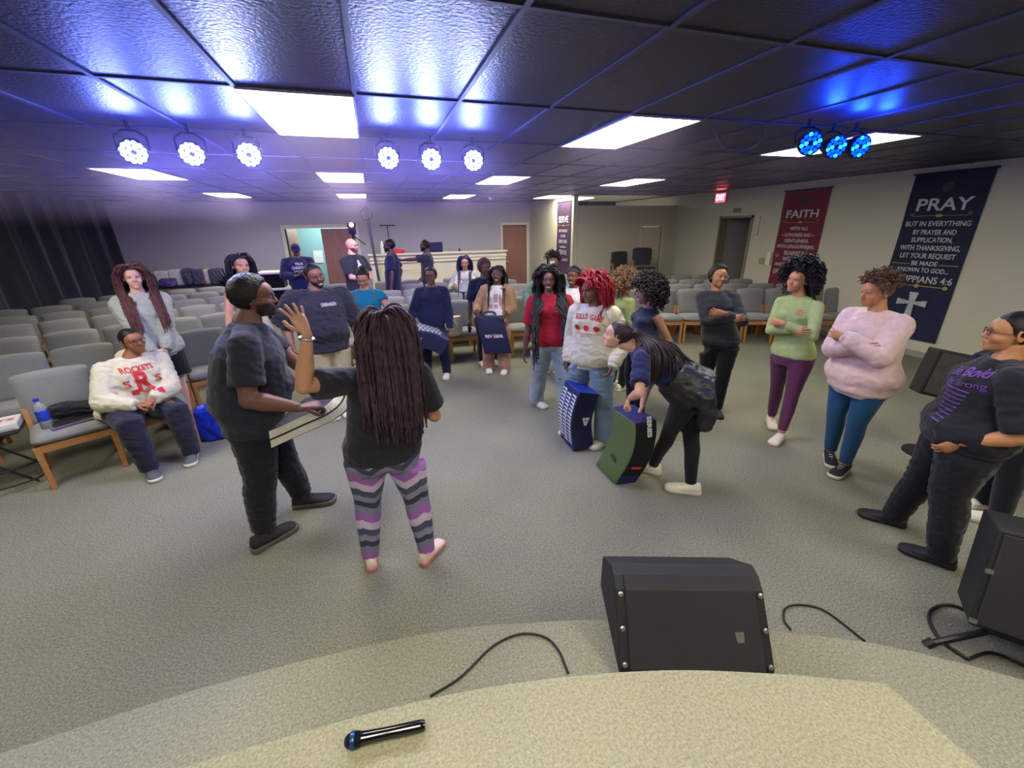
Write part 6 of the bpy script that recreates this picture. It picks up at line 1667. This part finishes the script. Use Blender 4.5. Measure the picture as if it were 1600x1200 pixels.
for k in range(60):
    a, b_ = random.uniform(0, 6.28), random.uniform(.3, 1.3); L = random.uniform(.35, .6); d = Vector((math.cos(a)*math.cos(b_), math.sin(a)*math.cos(b_), math.sin(b_)))
    s = Vector((0, 0, q.z-.25)); sd = d.cross(Vector((0, 0, 1))).normalized()*.018
    pts = [s, s+d*L*.5+Vector((0, 0, .03)), s+d*L-Vector((0, 0, .03))]
    rings(bm, [[pts[0]-sd, pts[0]+sd, pts[0]+Vector((0, 0, .006))], [pts[1]-sd*1.2, pts[1]+sd*1.2, pts[1]+Vector((0, 0, .006))], [pts[2]-sd*.1, pts[2]+sd*.1, pts[2]+Vector((0, 0, .003))]])
build('leaves', bm, mat('dark leaf', (44, 44, 70), .6), e)
bm = bmesh.new(); tube(bm, [(0, 0, .3), (0, 0, q.z-.2)], .03, 8); build('stem', bm, mat('stem', (60, 52, 50), .8), e)
q0, q1 = pY(403, 425, 10.9), pY(440, 425, 10.9)
e = empty('storage_bin', (q0.x, 10.9, 0), 0, 'black equipment rack with white shelves behind the bearded person', 'rack')
ww = q1.x-q0.x; h_ = q0.z
bm = bmesh.new(); box(bm, 0, ww, 0, .45, .1, h_-.06); build('case_body', bm, M_hous, e, bevel=.02)
for z in (h_-.06, h_-.42): bm = bmesh.new(); box(bm, -.03, ww+.10, -.05, .48, z, z+.05); build('shelf', bm, M_white, e, bevel=.01)
for x in (.05, ww-.05):
    for y in (.05, .4): bm = bmesh.new(); tube(bm, [(x, y, 0), (x, y, .1)], .025, 8); build('foot', bm, M_black, e)
# things in the hallway behind the double doors
q = pY(500, 405, 14.6); e = empty('notice_board', (q.x, YB+2.58, q.z), 0, 'white notices on the teal hall wall seen through the double doors', 'notice')
bm = bmesh.new(); box(bm, -.35, -.05, -.01, 0, -.2, .2); build('notice_left', bm, M_white, e); bm = bmesh.new(); box(bm, .12, .36, -.01, 0, -.22, .18); build('notice_right', bm, M_white, e)

# ================================================================ front left: stool table, food box, bottles, bag
q = pz(20, 765, 0); tb = empty('folding_stand', (q.x-.10, q.y+.16, 0), R(20), 'small black metal folding table with hoop rails at the left edge', 'table')
tz = .50
bm = bmesh.new(); box(bm, -.30, .22, -.2, .2, tz-.02, tz); build('tabletop', bm, M_black, tb, bevel=.006)
for sy in (-.17, .17):
    for sx in (-1, 1): bm = bmesh.new(); tube(bm, [(-.04+sx*.16, sy, tz-.02), (-.04-sx*.24, sy, .012)], .011, 8); build('leg', bm, M_black, tb)
for z in (.06, .2):
    bm = bmesh.new(); tube(bm, curve_pts([(-.30, -.19, z), (-.1, -.26, z), (.1, -.26, z), (.24, -.17, z), (.2, .0, z), (.16, .17, z)], 6), .008, 6); build('hoop_rail', bm, M_black, tb)
M4 = Matrix.Translation(tb.location) @ Matrix.Rotation(R(20), 4, 'Z')
c_ = M4 @ Vector((-.03, -.02, tz)); e = empty('food_box', c_, R(24), 'white takeaway box with orange red lettering on the black folding table', 'box')
bm = bmesh.new(); box(bm, -.24, .24, -.13, .13, 0, .06); build('box_body', bm, M_white, e, bevel=.006)
bm = bmesh.new(); text_into(bm, 'DONUTS', .09, Matrix.Translation((0, .0, .062)), .42, .0005, .002); build('lettering', bm, mat('orange red print', (222, 92, 60), .6), e)
bm = bmesh.new(); box(bm, -.22, .22, -.1305, -.130, .012, .020); build('stripe', bm, mat('grey print', (150, 150, 160), .6), e)
c_ = M4 @ Vector((-.2, .14, tz)); bottle(c_, 'clear water bottle behind the takeaway box at the left edge', lab=mat('light blue label', (150, 190, 220), .5))
ch = [c for c in CH if 'purple folder' in c['label']][0]; Mc = Matrix.Translation(ch.location) @ Matrix.Rotation(ch.rotation_euler.z, 4, 'Z')
SZ = .475
bottle(Mc @ Vector((-.13, -.06, SZ)), 'water bottle with royal blue label standing on the front left chair', lab=mat('royal blue label', (30, 70, 190), .5), cap=mat('blue cap', (40, 60, 190), .5), s=1.25)
e = empty('folder', Mc @ Vector((.04, -.06, SZ+.005)), R(40), 'thin purple folder lying on the front left chair', 'folder'); bm = bmesh.new(); box(bm, -.17, .17, -.11, .11, 0, .022); build('cover', bm, mat('purple grey cover', (104, 88, 118), .4), e, bevel=.006)
bm = bmesh.new(); box(bm, -.15, .15, -.09, .09, .022, .024); build('dark_sheet', bm, M_black, e)
def heap(name, loc, w, d, h, m, label, cat, seed, sq=.3, wr=.25):
    bm = bmesh.new(); bmesh.ops.create_icosphere(bm, subdivisions=5, radius=1)
    for v in bm.verts:
        c = v.co.copy(); mx = max(abs(c.x), abs(c.y), abs(c.z)); c = c.lerp(c/mx, sq); n_ = 1+wr*noise.noise(c*2.4+Vector((seed, 0, 0)))+wr*.5*abs(noise.noise(c*7+Vector((seed, 0, 0))))
        c *= n_; v.co = Vector((c.x*w/2, c.y*d/2, max(0, (c.z+1)*h/2)))
    o = build(name, bm, m, None, smooth=True); o.location = loc; tag(o, label, cat); return o
heap('jacket', Mc @ Vector((.06, .12, SZ)), .36, .2, .13, C_blk, 'crumpled black jacket at the back of the front left chair seat', 'jacket', 3)
q = pz(337, 688, 0); heap('shopping_bag', (q.x, q.y+.1, 0), .30, .26, .36, mat('royal blue plastic', (24, 54, 190), .3, bump=.5, bscale=18), 'shiny royal blue plastic bag on the floor behind the bearded person', 'bag', 5, .7, .12)
# tumbler on a chair in the left block
q = pz(294, 553, .475); e = empty('tumbler', q, R(30), 'coral pink insulated tumbler with handle on a chair seat', 'tumbler')
M_cor = mat('coral pink enamel', (232, 92, 106), .4)
bm = bmesh.new(); lathe(bm, [(.002, 0), (.036, 0), (.038, .06), (.05, .10), (.052, .23), (.002, .23)], 18); build('cup', bm, M_cor, e, smooth=True)
bm = bmesh.new(); tube(bm, curve_pts([(.048, 0, .20), (.10, 0, .20), (.105, 0, .15), (.10, 0, .09), (.048, 0, .09)], 5), .010, 8); build('handle', bm, M_cor, e); bm = bmesh.new(); lathe(bm, [(.002, .23), (.05, .23), (.05, .245), (.002, .25)], 16); build('lid', bm, M_white, e)
q = pz(545, 526, .46); e = empty('paper_bag', q, R(-20), 'cream printed paper bag on a chair left of the teal top', 'bag')
bm = bmesh.new(); rings(bm, [[Vector((x*k, y*k, z)) for x, y in ((-.13, -.06), (.13, -.06), (.13, .06), (-.13, .06))] for z, k in ((0, 1), (.12, 1.03), (.22, .85))]); build('bag_body', bm, mat('cream printed paper', (226, 216, 170), .8, var=.15, vscale=30), e)
q = pz(710, 522, .46); e = empty('tote_bag', q, R(10), 'cream printed tote bag on a chair beside the navy sweatshirt', 'bag')
bm = bmesh.new(); rings(bm, [[Vector((x*k, y*k, z)) for x, y in ((-.12, -.05), (.12, -.05), (.12, .05), (-.12, .05))] for z, k in ((0, 1), (.15, 1.05), (.28, .95))]); build('bag_body', bm, mat('cream printed canvas', (216, 208, 178), .9, var=.25, vscale=20), e)
bm = bmesh.new(); tube(bm, curve_pts([(-.05, -.05, .26), (0, -.09, .2), (.05, -.09, .02), (-.02, -.12, .01), (-.12, -.13, .0)], 6), .012, 6, flat=.4); build('strap', bm, C_cream, e)
q = pz(734, 519, .46); bottle(q, 'tiny dark spray bottle on a chair left of the upright shield', body=M_hous, cap=M_cap, s=.8)
q = pz(1052, 474, .47); heap('folded_towel', q, .30, .22, .10, C_white, 'folded white towel on a chair seat behind the big black curls', 'towel', 8, .6, .1)
# phone in the hands
i = PEOPLE['puff']; w_ = i['W'][0]; bm = bmesh.new(); box(bm, -.036, .036, -.005, .005, -.07, .07); o = build('phone', bm, mat('pale phone case', (196, 208, 210), .4), None, bevel=.003); o.location = w_+i['ft']*.03+Vector((0, 0, .12)); o.rotation_euler = (0, 0, .2); tag(o, 'pale phone held up by the person with the dark puff of hair', 'phone')
i = PEOPLE['cap']; w_ = (i['W'][0]+i['W'][1])/2; bm = bmesh.new(); box(bm, -.036, .036, -.07, .07, -.005, .005); o = build('phone', bm, M_hous, None, bevel=.003); o.location = w_+i['ft']*.08+Vector((0, 0, .05)); tag(o, 'dark phone held by the person in the navy cap', 'phone')
# keep the small things on the seats they stand on
# ---- chairs do not stand inside people
def drop(o):
    for c in list(o.children): drop(c)
    bpy.data.objects.remove(o)
for c in list(CH):
    if 'under the seated' in c['label'] or c['label'].startswith('dark'): continue
    for v_ in [o for o in bpy.data.objects if o.name in ('video_camera', 'storage_bin', 'light_pole')]:
        if (Vector(c.location[:2])-Vector(v_.location[:2])).length < .42: CH.remove(c); drop(c); c = None; break
    if c is None: continue
    for k_, q in PEOPLE.items():
        if k_ == 'seated': continue
        if (Vector((c.location.x, c.location.y))-Vector((q['base'].x, q['base'].y))).length < .31:
            CH.remove(c); drop(c); break
# ---- faint added glow haze put in to imitate lens glow, thinning to the right
bm = bmesh.new(); box(bm, XL+.3, 4.6, 2.6, YB-.05, 2.12, CEIL-.02)
mh = bpy.data.materials.new('added glow haze'); mh.use_nodes = True; nt = mh.node_tree
nt.nodes.remove(nt.nodes['Principled BSDF']); v = nt.nodes.new('ShaderNodeVolumeScatter'); v.inputs['Color'].default_value = (.62, .52, 1, 1); v.inputs['Anisotropy'].default_value = .3
tc = nt.nodes.new('ShaderNodeTexCoord'); sx = nt.nodes.new('ShaderNodeSeparateXYZ'); nt.links.new(tc.outputs['Object'], sx.inputs[0])
mx = nt.nodes.new('ShaderNodeMapRange'); mx.inputs[1].default_value = 0; mx.inputs[2].default_value = 4.4; mx.inputs[3].default_value = 1; mx.inputs[4].default_value = .05; nt.links.new(sx.outputs[0], mx.inputs[0])
mz = nt.nodes.new('ShaderNodeMapRange'); mz.inputs[1].default_value = 2.12; mz.inputs[2].default_value = 2.45; mz.inputs[3].default_value = 0; mz.inputs[4].default_value = .045; nt.links.new(sx.outputs[2], mz.inputs[0])
mu = nt.nodes.new('ShaderNodeMath'); mu.operation = 'MULTIPLY'; nt.links.new(mx.outputs[0], mu.inputs[0]); nt.links.new(mz.outputs[0], mu.inputs[1]); nt.links.new(mu.outputs[0], v.inputs['Density'])
nt.links.new(v.outputs[0], nt.nodes['Material Output'].inputs['Volume'])
o = build('haze', bm, mh); tag(o, 'faint purple haze added to imitate the glow around the stage lights', 'haze', kind='stuff')
SC.cycles.volume_bounces = 0
SC.cycles.volume_step_rate = 4
